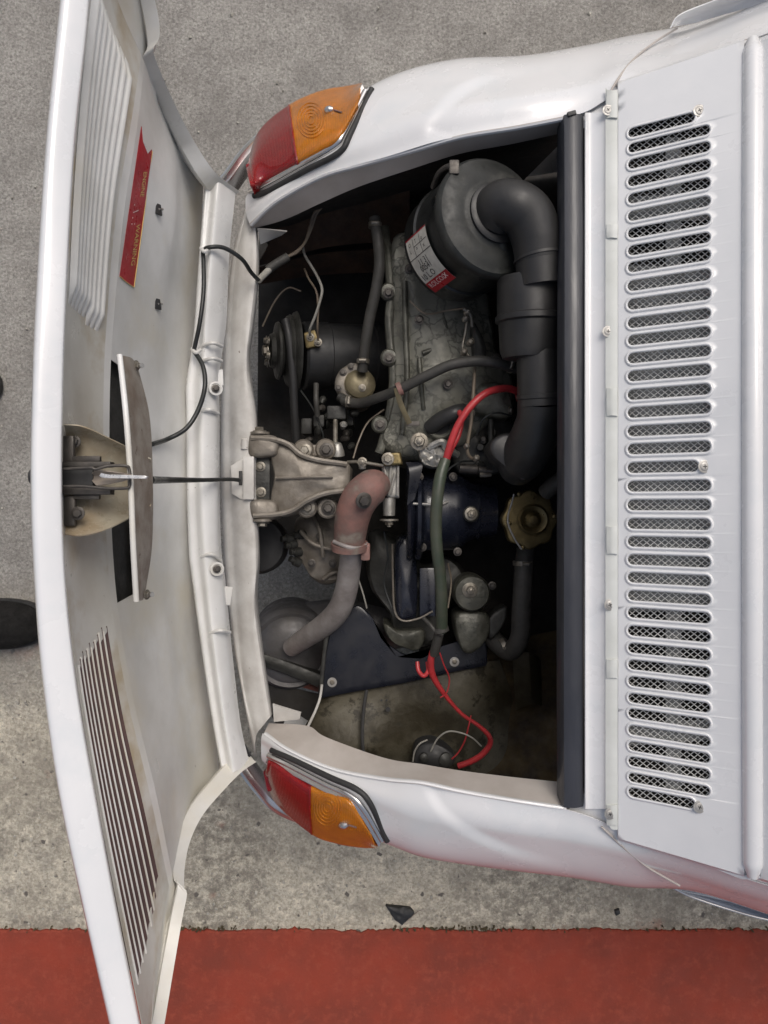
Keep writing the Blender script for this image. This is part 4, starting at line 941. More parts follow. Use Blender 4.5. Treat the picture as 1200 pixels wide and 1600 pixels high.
lathe('needle', (768, 742, .50), Vector((-1, 0, 0)), [(0, .003), (.012, .0045), (.02, .0045)], M['bolt'], cb, seg=8)
tube('pillar', [(767, 655, .50), (767, 695, .50)], .005, M['castdk'], cb); bolt((796, 643, .53), .0055, cb, 'l', (1, 0, .5))
# air filter
af = part('air_filter', 'round black air filter can with a service sticker', at=P(740, 370, .6))
c1 = P(768, 340, .675); c0 = P(706, 390, .565); ax = (c1-c0).normalized(); hh = (c1-c0).length; rr_ = .086
lathe('can', c0, ax, [(-.004, rr_*.6), (-.002, rr_*.94), (.004, rr_), (hh*.28, rr_), (hh*.3, rr_*1.02), (hh*.34, rr_*1.02), (hh*.36, rr_*.985), (hh-.006, rr_*.98), (hh-.004, rr_*.985), (hh, rr_*.95)], M['filter'], af, seg=72)
lathe('lid', c1, ax, [(-.012, rr_*1.01), (-.004, rr_*1.025), (.0, rr_*1.01), (.004, rr_*.97), (.0045, rr_*.9), (.007, rr_*.84), (.009, rr_*.66), (.0085, rr_*.60), (.009, rr_*.54), (.013, rr_*.48), (.016, rr_*.3)], M['filterlid'], af, seg=72)
X_, Y_ = frame(ax)
def can_pt(px, py, extra=.0008):
    # intersect viewing direction with the can surface
    o = Vector((0, 0, H)); d = (P(px, py, .5)-o).normalized(); rad = rr_*.985+extra
    oc = o-c0; dd = d-ax*d.dot(ax); oo = oc-ax*oc.dot(ax)
    a = dd.dot(dd); b = 2*dd.dot(oo); c = oo.dot(oo)-rad*rad; di = b*b-4*a*c
    if di < 0: di = 0
    return o+d*((-b-math.sqrt(di))/(2*a))
def rad_ang(p):
    q = p-c0; t = q.dot(ax); q = q-ax*t; return math.atan2(q.dot(Y_), q.dot(X_)), t
def on_can(a, t, extra): 
    rad = rr_*(1.0)+extra; return c0+ax*t+(X_*math.cos(a)+Y_*math.sin(a))*rad
corners = [rad_ang(can_pt(x, y)) for x, y in ((634, 388), (659, 350), (715, 421), (691, 456))]   # label: end A low, end A high, end B high, end B low
aA = (corners[0][0]+corners[1][0])/2; aB = (corners[2][0]+corners[3][0])/2
if aB-aA > math.pi: aB -= 2*math.pi
if aA-aB > math.pi: aA -= 2*math.pi
tl0, tl1 = hh*.12, hh*.86
tl0 = max(.008, min(hh*.35, (corners[0][1]+corners[3][1])/2)); tl1 = min(hh-.012, max(hh*.5, (corners[1][1]+corners[2][1])/2))
def lab(s, t, e=.0022): return on_can(aA+(aB-aA)*s, tl0+(tl1-tl0)*t, e)
def labsheet(s0, s1, t0, t1, m, name, e, par=None):
    g = [[lab(s0+(s1-s0)*i/19, t0+(t1-t0)*j/3, e) for i in range(20)] for j in range(4)]
    v, f = g_sheet(g); return mk(name, v, f, m, par or af, smooth=True)
ls = labsheet(0, 1, 0, 1, M['stwhite'], 'service_sticker', .0020); ls['label'] = 'white and red service sticker with printed boxes and handwriting'
def on_label(s0, t0, ks, kt, e=.0026, rot=True):
    # text reads along the can axis (t), lines stepping along the circumference
    return lambda x, y: lab(s0+y*ks, t0+x*kt, e)
labt = (tl1-tl0); labs = abs(aB-aA)*rr_
labsheet(.78, 1.0, 0, 1, M['stred'], 'red_band', .0024, af); labsheet(0, .02, 0, 1, M['stred'], 'red_edge', .0024, af)
def lt(s, txt, size, t0, m): # baseline at s (reading along t)
    put_text(txt, size, lambda x, y: lab(s-y/labs, t0+x/labt, .0028), m, af)
lt(.50, '11 31', .013, .28, M['ink']); lt(.60, '00541', .013, .24, M['ink']); lt(.74, '10 L.O', .014, .06, M['ink'])
lt(.90, 'ROLCOL', .012, .08, M['inkw']); lt(.93, '\u00d7', .02, .74, M['inkw'])
for s, t0, txt in ((.10, .12, 'O'), (.20, .12, 'L'), (.10, .42, 'T'), (.22, .42, '='), (.12, .72, 'o'), (.24, .74, 'x')): lt(s+.05, txt, .009, t0, M['ink'])
labsheet(.34, .352, 0, 1, M['ink'], 'printed_line', .0026, af); labsheet(.05, .34, .33, .345, M['ink'], 'printed_line', .0026, af); labsheet(.05, .34, .65, .665, M['ink'], 'printed_line', .0026, af)
labsheet(.18, .19, .33, .95, M['ink'], 'printed_line', .0026, af)
for (px, py) in ((690, 296),):
    g = c1-ax*.01; d_ = (P(px, py, .65)-g); d_ = (d_-ax*d_.dot(ax)).normalized()
    cl2 = MB(); cl2.add(*g_tube([g+d_*rr_*1.0+ax*.012, g+d_*rr_*1.09+ax*.004, g+d_*rr_*1.12-ax*.02, g+d_*rr_*1.03-ax*.05], .004, 8, 20)); cl2.add(*g_box(g+d_*rr_*1.0+ax*.012, .014, .02, .012, None, .002)); cl2.build('spring_clip', M['boltdk'], af)
# intake duct
du = part('intake_duct', 'black plastic intake duct with a wide resonator', at=P(840, 500, .66))
z_ = .70
tube('elbow', [c1+ax*.012, P(784, 322, .70), P(806, 324, .708), P(826, 340, .705), P(838, 372, .70), P(842, 404, .695)], [.036, .035, .0355, .036, .0355, .034], M['plastic'], du, seg=36, n=60)
lathe('collar', c1+ax*.010, ax, [(0, .043), (.006, .043), (.008, .040), (.009, .034)], M['plastic'], du, seg=40)
tube('seam_ring', [P(842, 402, .695), P(842.6, 406, .695)], .0362, M['plastic'], du, seg=36)
tube('neck', [P(842, 404, .695), P(845, 445, .69)], .0335, M['plastic'], du, seg=36)
def ductring(path, prof, name):  # prof of radii along straight path
    a, b_ = V3(path[0]), V3(path[1]); L_ = (b_-a).length; return lathe(name, a, (b_-a), [(t*L_, r) for t, r in prof], M['plastic'], du, seg=48)
ductring([(828, 432, .665), (828, 562, .655)], [(0, .034), (.02, .046), (.05, .0475), (.12, .048), (.46, .048), (.48, .0505), (.54, .0505), (.56, .046), (.9, .044), (.98, .040), (1, .03)], 'resonator')
ductring([(842, 548, .665), (844, 634, .655)], [(0, .032), (.2, .0325), (.78, .033), (.80, .0345), (.86, .0345), (.88, .033), (1, .033)], 'lower_pipe')
tube('lower_elbow', [P(844, 628, .655), P(842, 655, .645), P(832, 688, .62), P(815, 718, .58), P(806, 735, .55)], [.033, .033, .036, .036, .028], M['plastic'], du, seg=36, n=50)
v, f = g_pillow([(768, 690), (792, 676), (822, 684), (840, 715), (822, 750), (800, 738), (770, 712)], .53, .60, bev=.006, dome=.004, n=50); mk('mounting_foot', v, f, M['plastic'], du)
bolt((808, 702, .605), .0085, du, 's')
tube('breather_tube', [(778, 372, .68), (785, 392, .67), (792, 425, .65)], .011, M['filterlid'], du)
# generator with pulley and belt
gn = part('generator', 'black generator with cooling fan pulley', at=P(520, 550, .33))
gx = Vector((1, .04, -.30)).normalized(); gc = P(470, 556, .335)
lathe('casing', gc, gx, [(0, .03), (.001, .060), (.006, .064), (.05, .064), (.052, .062), (.135, .062), (.138, .066), (.165, .066), (.17, .058), (.172, .03)], M['gencase'], gn, seg=48)
lathe('pulley', P(420, 548, .355), gx, [(0, .012), (.002, .03), (.01, .034), (.014, .052), (.018, .054), (.022, .05), (.026, .042), (.034, .064), (.040, .068), (.043, .064), (.048, .072), (.052, .074), (.055, .03)], M['castdk'], gn, seg=48)
for a in range(5):
    an = a*1.2566+.3; gX, gY = frame(gx); c_ = P(420, 548, .355)-gx*.002+gX*math.cos(an)*.022+gY*math.sin(an)*.022; bolt(c_, .006, gn, 'l', -gx)
bolt(P(418, 548, .358), .010, gn, 'l', -gx)
tube('fan_belt', [(446, 500, .395), (452, 530, .40), (457, 580, .39), (460, 640, .37), (464, 705, .34)], .0075, M['rubber'], car, n=40, ell=1.0, label='black fan belt')
v, f = g_pillow([(474, 520), (492, 514), (500, 540), (478, 545)], .385, .402, bev=.002, dome=.001, n=24, smooth=False); tm = mk('terminal_block', v, f, M['brass'], gn)
for x, y in ((485, 527), (497, 535)): bolt((x, y, .404), .005, gn, 's')
tube('generator_wire', [(485, 524, .41), (484, 515, .425), (492, 495, .44), (500, 470, .45), (503, 450, .45), (492, 425, .44), (477, 400, .43), (473, 385, .42)], .0024, M['wirewhite'], gn, n=50, seg=8)
tube('generator_wire', [(497, 532, .41), (496, 510, .43), (497, 480, .44), (494, 455, .44), (482, 435, .43), (476, 420, .42)], .0019, M['wiretan'], gn, n=40, seg=8)
# wires at upper left
hw = part('corner_wiring', 'pale wires and sleeve entering the bay at its upper left corner', at=P(450, 390, .48))
tube('wire', [(404, 438, .51), (412, 430, .50), (422, 420, .49)], .0055, M['wirewhite'], hw); tube('sleeve', [(418, 422, .49), (432, 412, .488), (450, 401, .485)], .0075, M['hose'], hw)
for k in (0, 1): tube('wire', [(448, 402, .485), (464, 392+k*2, .48), (477, 378, .475), (484+k*3, 355, .475), (490+k*4, 335, .48), (500+k*4, 322, .49)], .0024, M['wiretan'], hw, n=40, seg=8)
# hoses
tube('breather_hose', [(585, 340, .50), (590, 370, .50), (593, 410, .495), (588, 450, .485), (577, 500, .47), (570, 545, .455), (566, 580, .44)], .0095, M['hose'], car, n=60, label='grey rubber hose running down to the fuel pump')
fp = part('fuel_pump', 'round aluminium fuel pump', at=P(560, 600, .42))
v, f = g_pillow([(532, 575), (552, 566), (572, 574), (582, 600), (572, 624), (545, 630), (526, 612), (524, 590)], .30, .425, bev=.008, dome=.002, n=44, rough=.004, nf=50); mk('pump_body', v, f, M['alu'], fp)
lathe('dome', (562, 601, .42), Vector((.12, .1, 1)), [(0, .028), (.004, .028), (.0045, .0265), (.008, .026), (.011, .020), (.0125, .012), (.013, .004)], M['dullcap'], fp, seg=32)
bolt((566, 606, .434), .0045, fp, 'l'); 
for x, y in ((536, 582), (529, 606), (543, 622), (549, 573)): bolt((x, y, .425), .0045, fp, 'd')
tube('outlet', [(530, 620, .43), (542, 626, .435)], .0085, M['castdk'], fp)
fh = part('fuel_hose', 'dark rubber fuel hose crossing the engine casting', at=P(660, 600, .55))
tube('hose', [(536, 626, .44), (562, 630, .46), (592, 621, .50), (625, 608, .535), (665, 588, .555), (705, 570, .565), (745, 564, .57), (775, 567, .57), (806, 576, .555)], .0085, M['hose'], fh, n=90, seg=16)
lathe('clip_ring', (624, 608, .535), Vector((1, .4, 0)), [(-.004, .0095), (-.004, .0115), (.004, .0115), (.004, .0095)], M['pinkiron'], fh, seg=20)
sweep('clip_strap', [(619, 606, .545), (624, 625, .54), (632, 645, .535), (640, 662, .53)], .009, .002, M['dullcap'], fh, n=24); box('strap_foot', (645, 662, .528), .022, .008, .002, M['boltdk'], fh)
# dark clutter between pump and bracket
dc = part('distributor', 'dark distributor and linkage between pump and mount', at=P(510, 650, .33))
for (x, y, w_, h_, z, m) in ((527, 647, .034, .024, .40, 'castdk'), (500, 660, .02, .022, .36, 'castdk'), (481, 668, .02, .03, .32, 'castdk'), (545, 655, .02, .03, .34, 'castdk')):
    box('block', (x, y, z), w_, h_, .05, M[m], dc, bev=.003)
tube('rod', [(494, 600, .40), (494, 625, .41), (496, 650, .40)], .005, M['hose'], dc); tube('spindle', [(524, 657, .42), (524, 700, .45)], .0042, M['bolt'], dc)
for i in range(16):
    x, y = random.uniform(472, 560), random.uniform(620, 700); lathe('small_fitting', (x, y, random.uniform(.30, .38)), Vector((random.uniform(-1, 1), random.uniform(-1, 1), .8)), [(0, .004), (.004, .007), (.014, .006), (.018, .003)], M['castdk'] if i % 3 else M['boltdk'], dc, seg=8)
lathe('bright_fitting', (536, 668, .41), Vector((.2, .6, 1)), [(0, .005), (.01, .007), (.014, .004)], M['alu2'], dc, seg=10)
# engine mount bracket
mo = part('engine_mount', 'dirty aluminium engine mount bracket bolted to the rear sill', at=P(450, 750, .5))
z1 = .50
MG = []
ol = [(390, 683), (398, 676), (430, 682), (452, 690), (470, 705), (500, 716), (542, 722), (545, 745), (542, 768), (510, 772), (480, 788), (455, 806), (425, 812), (400, 808), (393, 795)]
# bracket body with a rectangular window: left bars plus body
v, f = g_pillow([(426, 690), (452, 690), (470, 705), (500, 716), (542, 722), (546, 745), (542, 768), (510, 772), (480, 788), (455, 804), (426, 806), (422, 780), (427, 745), (422, 712)], .40, .50, bev=.010, dome=.008, n=80, rough=.003, nf=40); mk('bracket_body', v, f, M['alu'], mo)
v, f = g_pillow([(388, 684), (398, 676), (430, 682), (434, 700), (426, 712), (390, 712)], .42, .51, bev=.008, dome=.002, n=40, rough=.002); mk('upper_ear', v, f, M['alu'], mo)
v, f = g_pillow([(392, 782), (426, 782), (434, 796), (426, 811), (402, 812), (392, 806)], .42, .51, bev=.008, dome=.002, n=40, rough=.002); mk('lower_ear', v, f, M['alu'], mo)
sweep('raised_rim', [(392, 684, .514), (425, 686, .513), (450, 694, .512), (470, 710, .512), (500, 719, .51), (542, 725, .508)], .009, .012, M['alu'], mo, n=50, bev=.4); sweep('raised_rim', [(395, 806, .514), (428, 804, .513), (455, 798, .512), (480, 782, .512), (508, 771, .51), (542, 766, .508)], .009, .012, M['alu'], mo, n=50, bev=.4)
sweep('centre_rib', [(430, 747, .510), (470, 746, .514), (520, 745, .511)], .005, .012, M['alu'], mo, n=20, bev=.45)
box('rubber_pad_plate', (408, 746, .485), .030, .074, .006, M['castdk'], mo)
bolt((407, 729, .489), .0058, mo, 'l'); bolt((408, 769, .489), .0058, mo, 'l')
box('white_angle', (389, 747, .508), .018, .072, .010, M['sill'], mo, bev=.002)
v, f = g_pillow([(360, 728), (378, 716), (384, 718), (384, 782), (378, 782), (362, 772)], .495, .503, bev=.002, dome=0, n=40, smooth=False); mk('anchor_plate', v, f, M['sill'], mo)
box('anchor_slot', (376, 747, .504), .006, .024, .002, M['rubber'], mo)
lathe('washer', (406, 677, .50), Vector((0, 1, 0)), [(-.002, .016), (.002, .016), (.002, .004)], M['alu'], mo, seg=24); bolt(P(405, 674, .495), .008, mo, 'l', (0, 1, .1))
lathe('washer', (410, 813, .50), Vector((0, -1, 0)), [(-.002, .016), (.002, .016), (.002, .004)], M['alu'], mo, seg=24); bolt(P(410, 816, .495), .008, mo, 'l', (0, -1, .1))
lathe('bush', (383, 702, .50), Vector((0, 1, 0)), [(0, .007), (.016, .007), (.018, .005)], M['sill'], mo, seg=16)
for (x, y, k) in ((476, 704, 'l'), (510, 703, 'd'), (481, 793, 'l'), (513, 794, 'd')):
    lathe('boss', (x, y, .455), Vector((0, 0, 1)), [(0, .018), (.02, .018), (.023, .015), (.0235, .004)], M['alu'], mo, seg=22); bolt((x, y, .48), .008, mo, k)
box('link_plate', (493, 704, .468), .038, .02, .012, M['alu'], mo, bev=.004)
lathe('cup', (527, 708, .46), Vector((0, 1, .3)), [(-.004, .013), (.004, .012), (.016, .008), (.018, .006)], M['alu2'], mo, seg=20)
tube('flat_link', [(543, 722, .49), (562, 722, .50), (600, 728, .51)], .003, M['bolt'], mo); bolt((566, 722, .503), .0055, mo, 's'); lathe('spacer', (566, 733, .48), Vector((0, 1, 0)), [(0, .006), (.01, .006)], M['alu2'], mo, seg=12)
# lower pump casting
wp = part('gear_casing', 'grimy aluminium gear casing below the mount', at=P(495, 850, .35))
v, f = g_pillow([(462, 815), (500, 800), (530, 808), (545, 850), (540, 900), (505, 912), (478, 895), (462, 862)], .22, .375, bev=.014, dome=.014, n=60, rough=.010, nf=34); mk('casing', v, f, M['alu'], wp).data.materials[0] = M['alu']
for pth in ([(490, 805, .395), (500, 830, .41), (505, 870, .40)], [(470, 830, .39), (490, 850, .405), (525, 860, .40)], [(505, 905, .38), (520, 895, .385), (538, 893, .38)]): tube('casing_rib', pth, .004, M['alu'], wp, n=20)
for x, y in ((456, 842), (462, 850), (470, 862), (476, 835), (468, 880)): lathe('fitting', (x, y, .37), Vector((-1, random.uniform(-.6, .6), .7)), [(0, .009), (.012, .009), (.014, .006), (.022, .006)], M['castdk'], wp, seg=12)
for x, y in ((500, 838), (520, 880), (487, 880)): bolt((x, y, .40), .005, wp, 'd')
# black rounded item next to the sill
v, f = g_lathe(P(408, 850, .30), Vector((0, 0, 1)), [(0, .03), (.001, .050), (.01, .056), (.035, .056), (.045, .05), (.048, .02)], 36); mk('rubber_buffer', v, f, M['rubber'], car, label='black rubber buffer behind the sill')
# exhaust
ex = part('exhaust', 'exhaust elbow, down pipe and silencer', at=P(530, 880, .35))
tube('manifold_elbow', [(598, 757, .495), (583, 760, .51), (564, 777, .515), (552, 803, .505), (547, 835, .492), (546, 856, .485)], [.019, .030, .031, .030, .0275, .026], M['pinkiron'], ex, seg=32, n=50)
tube('elbow_flange', [(546, 848, .49), (546, 858, .487)], .0315, M['pinkiron'], ex, seg=28); tube('weld_bead', [(522, 846, .50), (535, 852, .515), (550, 856, .517), (566, 856, .505), (574, 850, .49)], .0035, M['exhaust'], ex, seg=8, n=20)
bolt((568, 782, .555), .009, ex, 'd', (.4, -.2, 1)); box('lug', (571, 862, .49), .016, .03, .014, M['pinkiron'], ex, bev=.004)
tube('down_pipe', [(550, 856, .475), (546, 890, .45), (540, 925, .42), (528, 955, .39), (505, 978, .35), (475, 998, .30), (455, 1012, .26)], [.0195, .0195, .0205, .0215, .0215, .020, .018], M['exhaust'], ex, seg=28, n=80)
lathe('silencer', P(455, 990, .08), Vector((.12, -.08, 1)), [(0, .06), (.002, .084), (.12, .086), (.135, .084), (.142, .078), (.140, .070), (.150, .058), (.156, .03), (.157, .01)], M['muffler'], ex, seg=56)
lathe('silencer_barrel', P(480, 985, .13), Vector((1, .1, -.1)), [(0, .05), (.002, .062), (.25, .062), (.252, .05)], M['muffler'], ex, seg=40)
# aluminium ribbed bracket with drain bolt
rbk = part('ribbed_bracket', 'bright ribbed aluminium bracket', at=P(605, 770, .5))
v, f = g_pillow([(596, 726), (624, 726), (624, 778), (606, 778), (598, 765)], .44, .50, bev=.003, dome=0, n=40, smooth=False); mk('web', v, f, M['alu2'], rbk)
for pth in ([(600, 728, .507), (604, 750, .508), (608, 774, .506)], [(611, 728, .507), (609, 750, .508), (608, 774, .506)], [(622, 728, .507), (621, 774, .506)], [(617, 740, .507), (610, 772, .506)]): tube('rib', pth, .0024, M['alu2'], rbk, seg=8)
lathe('sleeve', (608, 778, .49), Vector((0, -1, 0)), [(0, .011), (.030, .010), (.031, .006)], M['alu2'], rbk, seg=20); lathe('washer', (608, 811, .49), Vector((0, -1, 0)), [(0, .016), (.003, .016), (.003, .004)], M['bolt'], rbk, seg=20); bolt((608, 814, .49), .0075, rbk, 's', (0, -1, 0))
v, f = g_pillow([(598, 708), (626, 706), (630, 726), (600, 728)], .49, .52, bev=.004, dome=0, n=30, smooth=False); mk('fork', v, f, M['brass'], rbk); bolt((606, 717, .522), .007, rbk, 'l')
# navy starter / blower housing
nh = part('blower_housing', 'glossy navy round housing with a fixing nut', at=P(710, 800, .42))
hx = Vector((1, 0, 0)); hc = P(634, 798, .41)
lathe('drum', hc, hx, [(0, .05), (.001, .088), (.006, .092), (.010, .088), (.014, .078), (.018, .088), (.024, .090), (.028, .084), (.030, .074), (.036, .072), (.085, .071), (.10, .066), (.11, .056), (.125, .050), (.128, .054), (.132, .050), (.16, .046), (.162, .03)], M['navyg'], nh, seg=64)
tube('drum_strap', [(642, 787, .495), (665, 788, .495), (685, 789, .494), (700, 784, .485)], .0024, M['zinc'], nh, seg=8); 
lathe('nut_boss', (735, 803, .472), Vector((.1, -.05, 1)), [(0, .014), (.008, .014), (.010, .011)], M['castdk'], nh, seg=20); bolt((736, 803, .484), .0075, nh, 's', (.1, 0, 1))
loft('drum_bracket', [[(634, 722, .50), (640, 740, .505), (636, 790, .50)], [(655, 722, .49), (660, 730, .50), (648, 780, .50)]], 16, 4, M['navy'], nh)
oc = part('filler_cap', 'brassy scalloped oil filler cap', at=P(826, 812, .5))
pr = []
for k in range(40):
    a = 2*math.pi*k/40; pr.append((828+(42+2.2*math.cos(8*a))*math.cos(a), 812+(45+2.2*math.cos(8*a))*math.sin(a)))
v, f = g_pillow(pr, .455, .48, bev=.003, dome=.0, n=100); mk('cap_plate', v, f, M['brass'], oc)
lathe('centre_dish', (833, 812, .481), Vector((0, 0, 1)), [(0, .027), (.002, .027), (.006, .023), (.004, .018), (-.0, .014), (.003, .010), (.006, .007), (.0065, .002)], M['brass'], oc, seg=36)
tube('wire_edge', [(803, 772, .484), (800, 785, .485), (794, 805, .486), (795, 822, .486), (806, 845, .485), (815, 858, .483)], .0016, M['zinc'], oc, seg=8, n=30)
for x, y in ((811, 772), (846, 769), (796, 818), (817, 856), (866, 807)): lathe('rivet', (x, y, .481), Vector((0, 0, 1)), [(0, .004), (.002, .0035), (.003, .0015)], M['brass'], oc, seg=12)
tube('filler_neck', [P(828, 812, .46), P(828, 815, .40), P(826, 820, .3)], .03, M['navy'], oc, seg=24)
tube('vent_pipe', [(852, 770, .50), (868, 755, .52), (892, 742, .54)], .014, M['hose'], car, n=20, label='short grey pipe behind the filler cap')
# lower block, oil filter disc, hoses
lb = part('engine_block', 'dark lower engine block', at=P(640, 920, .33))
v, f = g_pillow([(585, 830), (640, 850), (660, 880), (700, 870), (730, 900), (700, 960), (690, 1000), (655, 1015), (620, 1000), (608, 960), (580, 920), (572, 860)], .14, .34, bev=.02, dome=.02, n=80, rough=.010, nf=24); mk('block', v, f, M['castdk'], lb)
v, f = g_pillow([(618, 850), (648, 850), (652, 955), (640, 970), (620, 962)], .30, .385, bev=.012, dome=.006, n=50, rough=.003); mk('side_cover', v, f, M['navyg'], lb)
v, f = g_pillow([(600, 975), (625, 985), (660, 985), (662, 1005), (650, 1018), (620, 1008), (603, 990)], .28, .37, bev=.008, dome=.004, n=40, rough=.004); mk('foot', v, f, M['cast'], lb)
tube('cover_lip', [(613, 850, .39), (614, 910, .392), (617, 955, .39), (630, 970, .388), (655, 966, .388), (676, 955, .388)], .002, M['alu'], lb, seg=8, n=40)
box('block_plate', (668, 925, .375), .03, .09, .01, M['navyg'], lb, bev=.003)
od = part('oil_filter', 'grey disc with a centre bolt', at=P(731, 921, .4))
lathe('can', (731, 921, .33), Vector((0, 0, 1)), [(0, .034), (.06, .034), (.064, .0335), (.07, .030), (.072, .012)], M['cast'], od, seg=40)
lathe('ring', (734, 922, .402), Vector((0, 0, 1)), [(0, .014), (.003, .014), (.004, .011), (.003, .009)], M['bolt'], od, seg=24); bolt((735, 922, .405), .008, od, 's')
v, f = g_pillow([(712, 962), (745, 955), (765, 965), (762, 1000), (735, 1022), (718, 1008)], .30, .385, bev=.008, dome=.004, n=40, rough=.003); mk('filter_bracket', v, f, M['cast'], od)
v, f = g_pillow([(765, 965), (792, 948), (788, 975), (766, 1000)], .33, .375, bev=.006, dome=.0, n=30); mk('bracket_arm', v, f, M['castdk'], od); bolt((769, 915, .39), .005, od, 'd')
tube('coolant_hose', [(822, 858, .40), (818, 900, .41), (815, 950, .41), (812, 995, .40), (798, 1017, .38), (780, 1008, .36), (766, 992, .34)], .0175, M['hose'], car, seg=24, n=60, label='thick dark hose curving below the filler cap')
# navy shield with two washers
sh = part('heat_shield', 'flat navy steel shield with two washers', at=P(620, 1030, .34))
v, f = g_pillow([(520, 962), (560, 945), (580, 962), (596, 1000), (628, 1022), (660, 1030), (690, 1010), (760, 990), (762, 1040), (700, 1052), (630, 1068), (560, 1080), (502, 1091), (505, 1040)], .335, .345, bev=.002, dome=.0, n=90, smooth=False); mk('sheet', v, f, M['navy'], sh, label=None)
sweep('sheet_lip', [(518, 962, .35), (508, 1010, .35), (500, 1088, .35)], .008, .02, M['castdk'], sh, n=20)
for x, y in ((519, 1066), (710, 1034)):
    lathe('washer', (x, y, .3455), Vector((0, 0, 1)), [(0, .009), (.0015, .009), (.0018, .004)], M['zinc'], sh, seg=24); bolt((x, y, .3475), .0032, sh, 'l')
# dirty inner wheel arch sheet
wa = loft('wheel_arch_sheet', [[(505, 1088, .33), (560, 1079, .33), (640, 1064, .335), (730, 1040, .335), (780, 1030, .31)], [(492, 1110, .36), (560, 1105, .35), (640, 1100, .345), (730, 1085, .345), (800, 1085, .29)], [(478, 1132, .40), (560, 1160, .37), (640, 1165, .34), (730, 1150, .34), (815, 1140, .27)], [(476, 1142, .42), (560, 1190, .36), (640, 1205, .32), (730, 1216, .33), (830, 1232, .30)]], 70, 40, M['dirtypan'], car, wob=.008, thick=.002, label='stained grey inner wheel arch sheet')
tube('torn_edge', [(503, 1070, .36), (500, 1090, .36), (493, 1110, .38), (480, 1138, .42)], .0025, M['sill'], wa, seg=8, n=20)
loft('mud_floor', [[(720, 1030, .31), (800, 1000, .30), (900, 980, .30)], [(700, 1150, .31), (800, 1140, .29), (905, 1130, .29)], [(650, 1220, .33), (800, 1235, .34), (905, 1240, .34)]], 40, 30, M['mud'], car, wob=.016, thick=.003, label='muddy brown floor of the bay')
loft('bay_corner_post', [[(800, 1020, .33), (806, 1110, .30)], [(830, 1020, .34), (835, 1100, .31)], [(856, 1040, .25), (860, 1110, .24)]], 14, 8, M['dirtypan'], car, wob=.005, thick=.003)
for x, y in ((606, 1108), (596, 1094), (604, 1094)): lathe('drain_hole', (x, y, .358), Vector((0, 0, 1)), [(0, .0045 if y > 1100 else .002), (.0015, .0045 if y > 1100 else .002)], M['rubber'], wa, seg=14)
tube('thin_pipe', [(573, 1078, .36), (568, 1110, .37), (566, 1150, .385), (568, 1180, .39)], .0032, M['rubber'], wa, seg=8)
# rust beams seen beside the silencer
sweep('chassis_rail', [(405, 1030, .24), (450, 1045, .24), (500, 1065, .24)], .028, .03, M['castdk'], car, n=14); sweep('red_oxide_rail', [(412, 1052, .20), (450, 1062, .20), (510, 1080, .20)], .016, .02, mat('red_oxide', (.17, .05, .035), (.09, .035, .025), 24, .7, bump=.001), car, n=14)
floor_patch('lower_shade_sheet', [(395, 1060), (520, 1090), (520, 1150), (430, 1130)], .20, M['dark'])
# cables
rc_ = part('ignition_cables', 'bright red ignition cables in a green grey sleeve', at=P(690, 850, .55))
tube('red_cable', [(812, 624, .53), (808, 612, .555), (790, 607, .57), (762, 613, .585), (738, 632, .59), (718, 660, .59), (705, 690, .585), (696, 722, .575)], .0058, M['wirered'], rc_, seg=16, n=70)
tube('red_cable', [(718, 644, .54), (721, 656, .555), (716, 680, .56), (704, 704, .56), (697, 724, .56)], .0045, M['wirered'], rc_, seg=14, n=40)
tube('sleeve', [(696, 718, .575), (688, 745, .58), (683, 780, .58), (681, 820, .57), (683, 860, .56), (688, 900, .54), (690, 940, .52), (690, 985, .49)], [.0085, .0095, .0095, .0095, .0095, .0095, .010, .010], M['sleeve'], rc_, seg=18, n=90)
lathe('tie_ring', (689, 984, .49), Vector((.25, -1, 0)), [(-.005, .011), (-.004, .0135), (.004, .0135), (.005, .011)], M['hose'], rc_, seg=22); tube('tie_tail', [(662, 966, .48), (672, 976, .49), (680, 986, .495), (692, 992, .495)], .0035, M['hose'], rc_, seg=8)
tube('lower_sleeve', [(687, 986, .485), (683, 1002, .475), (678, 1022, .46)], .0085, M['hose'], rc_, seg=16)
tube('red_cable', [(676, 1018, .462), (673, 1034, .455), (675, 1052, .445), (684, 1070, .435), (700, 1092, .42), (722, 1116, .41), (748, 1134, .405), (764, 1150, .40), (765, 1164, .395), (752, 1180, .39), (735, 1190, .385), (716, 1197, .38)], [.0058, .0062, .0060, .0048, .0036, .0034, .0042, .0052, .0056, .0056, .0056], M['wirered'], rc_, seg=16, n=110)
tube('red_loop', [(652, 1034, .44), (654, 1048, .445), (662, 1056, .445), (669, 1048, .445), (668, 1034, .44)], .0038, M['wirered'], rc_, seg=12, n=40)
tube('thin_red_wire', [(687, 1020, .46), (694, 1040, .45), (702, 1060, .44), (698, 1082, .435), (688, 1090, .43)], .0013, M['wirered'], rc_, seg=6, n=40)
tube('thin_red_wire', [(736, 1118, .41), (732, 1136, .41), (726, 1158, .405), (716, 1176, .40), (706, 1186, .395)], .0014, M['wirered'], rc_, seg=6, n=40)
tube('pale_wire', [(673, 1174, .40), (684, 1154, .41), (700, 1143, .415), (720, 1145, .415), (738, 1153, .41), (752, 1166, .40)], .0015, M['wirewhite'], rc_, seg=6, n=50)
tube('pale_wire', [(645, 1190, .39), (648, 1174, .395), (656, 1162, .40), (668, 1156, .40)], .0016, M['wirewhite'], rc_, seg=6, n=30)
cl3 = part('cable_junction', 'black cable junction in the lower corner of the bay', at=P(680, 1180, .38))
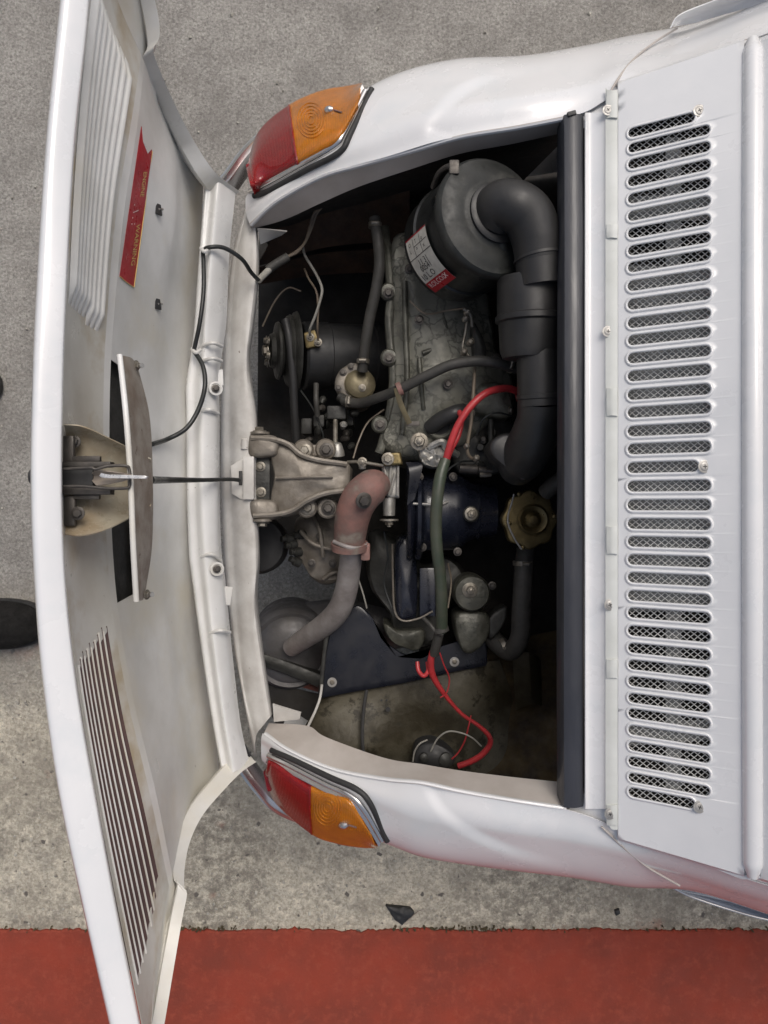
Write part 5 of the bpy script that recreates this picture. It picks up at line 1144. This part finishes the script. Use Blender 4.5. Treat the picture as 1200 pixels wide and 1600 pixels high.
v, f = g_pillow([(650, 1170), (675, 1160), (700, 1172), (712, 1190), (690, 1205), (650, 1198)], .33, .385, bev=.008, dome=.006, n=40, rough=.004); mk('junction_body', v, f, M['rubber'], cl3)
lathe('terminal', (662, 1182, .39), Vector((0, 0, 1)), [(0, .008), (.008, .008), (.01, .004)], M['castdk'], cl3, seg=14); lathe('terminal_cap', (695, 1186, .385), Vector((.2, 0, 1)), [(0, .014), (.008, .013), (.012, .006)], M['castdk'], cl3, seg=18)
cm = part('hose_clamps', 'metal worm clamps on the hoses', at=P(700, 600, .5))
def clamp(c, ax_, r):
    b = MB(); b.add(*g_lathe(V3(c), ax_, [(-.004, r), (-.004, r+.0016), (.004, r+.0016), (.004, r)], 28))
    X_2, Y_2 = frame(ax_); b.add(*g_lathe(V3(c)+Vector((0, 0, r+.002)), ax_.cross(Vector((0, 0, 1))), [(-.006, .0035), (.006, .0035), (.0065, .0025)], 10)); b.build('clamp', M['bolt'], cm)
clamp((567, 565, .448), Vector((0, -1, 0)), .0097); clamp((545, 627, .445), Vector((1, -.1, .2)), .0088); clamp((798, 573, .556), Vector((1, -.3, 0)), .0088)
clamp((818, 880, .405), Vector((0, 1, 0)), .0177); clamp((788, 1012, .37), Vector((1, .4, 0)), .0177); clamp((586, 352, .50), Vector((0, 1, 0)), .0097)
lw = part('loose_wiring', 'thin dark and tan wires crossing the engine', at=P(600, 700, .4))
for pth, m_ in (([(600, 640, .44), (575, 660, .45), (560, 690, .46), (552, 716, .47)], 'wiretan'), ([(745, 720, .50), (720, 722, .52), (700, 735, .53), (690, 760, .53)], 'blackwire'), ([(640, 470, .53), (665, 490, .535), (700, 485, .53), (724, 482, .55)], 'wiretan'),
    ([(800, 650, .54), (775, 645, .55), (755, 655, .55), (745, 680, .53)], 'blackwire'), ([(470, 610, .36), (490, 640, .38), (505, 680, .40), (500, 700, .44)], 'blackwire'), ([(600, 830, .44), (606, 870, .42), (600, 910, .40), (612, 950, .40)], 'blackwire'),
    ([(560, 905, .40), (568, 930, .40), (573, 950, .39)], 'wirewhite'), ([(700, 880, .42), (705, 910, .41), (700, 950, .41)], 'wiretan'), ([(410, 510, .38), (430, 470, .38), (450, 450, .38), (470, 455, .38)], 'wiretan')):
    tube('wire', pth, .0016, M[m_], lw, seg=6, n=36)
for x, y, z in ((640, 420, .50), (700, 600, .525), (742, 620, .515), (655, 500, .52), (775, 560, .50), (735, 645, .52)): bolt((x, y, z), .0055, en, 'd')
for x, y, z in ((655, 745, .48), (660, 855, .46), (708, 745, .475), (715, 862, .46)): bolt((x, y, z), .005, nh, 'd')
print('objects', len(bpy.data.objects), 'tris', sum(len(o.data.polygons) for o in bpy.data.objects if o.type == 'MESH')*2)
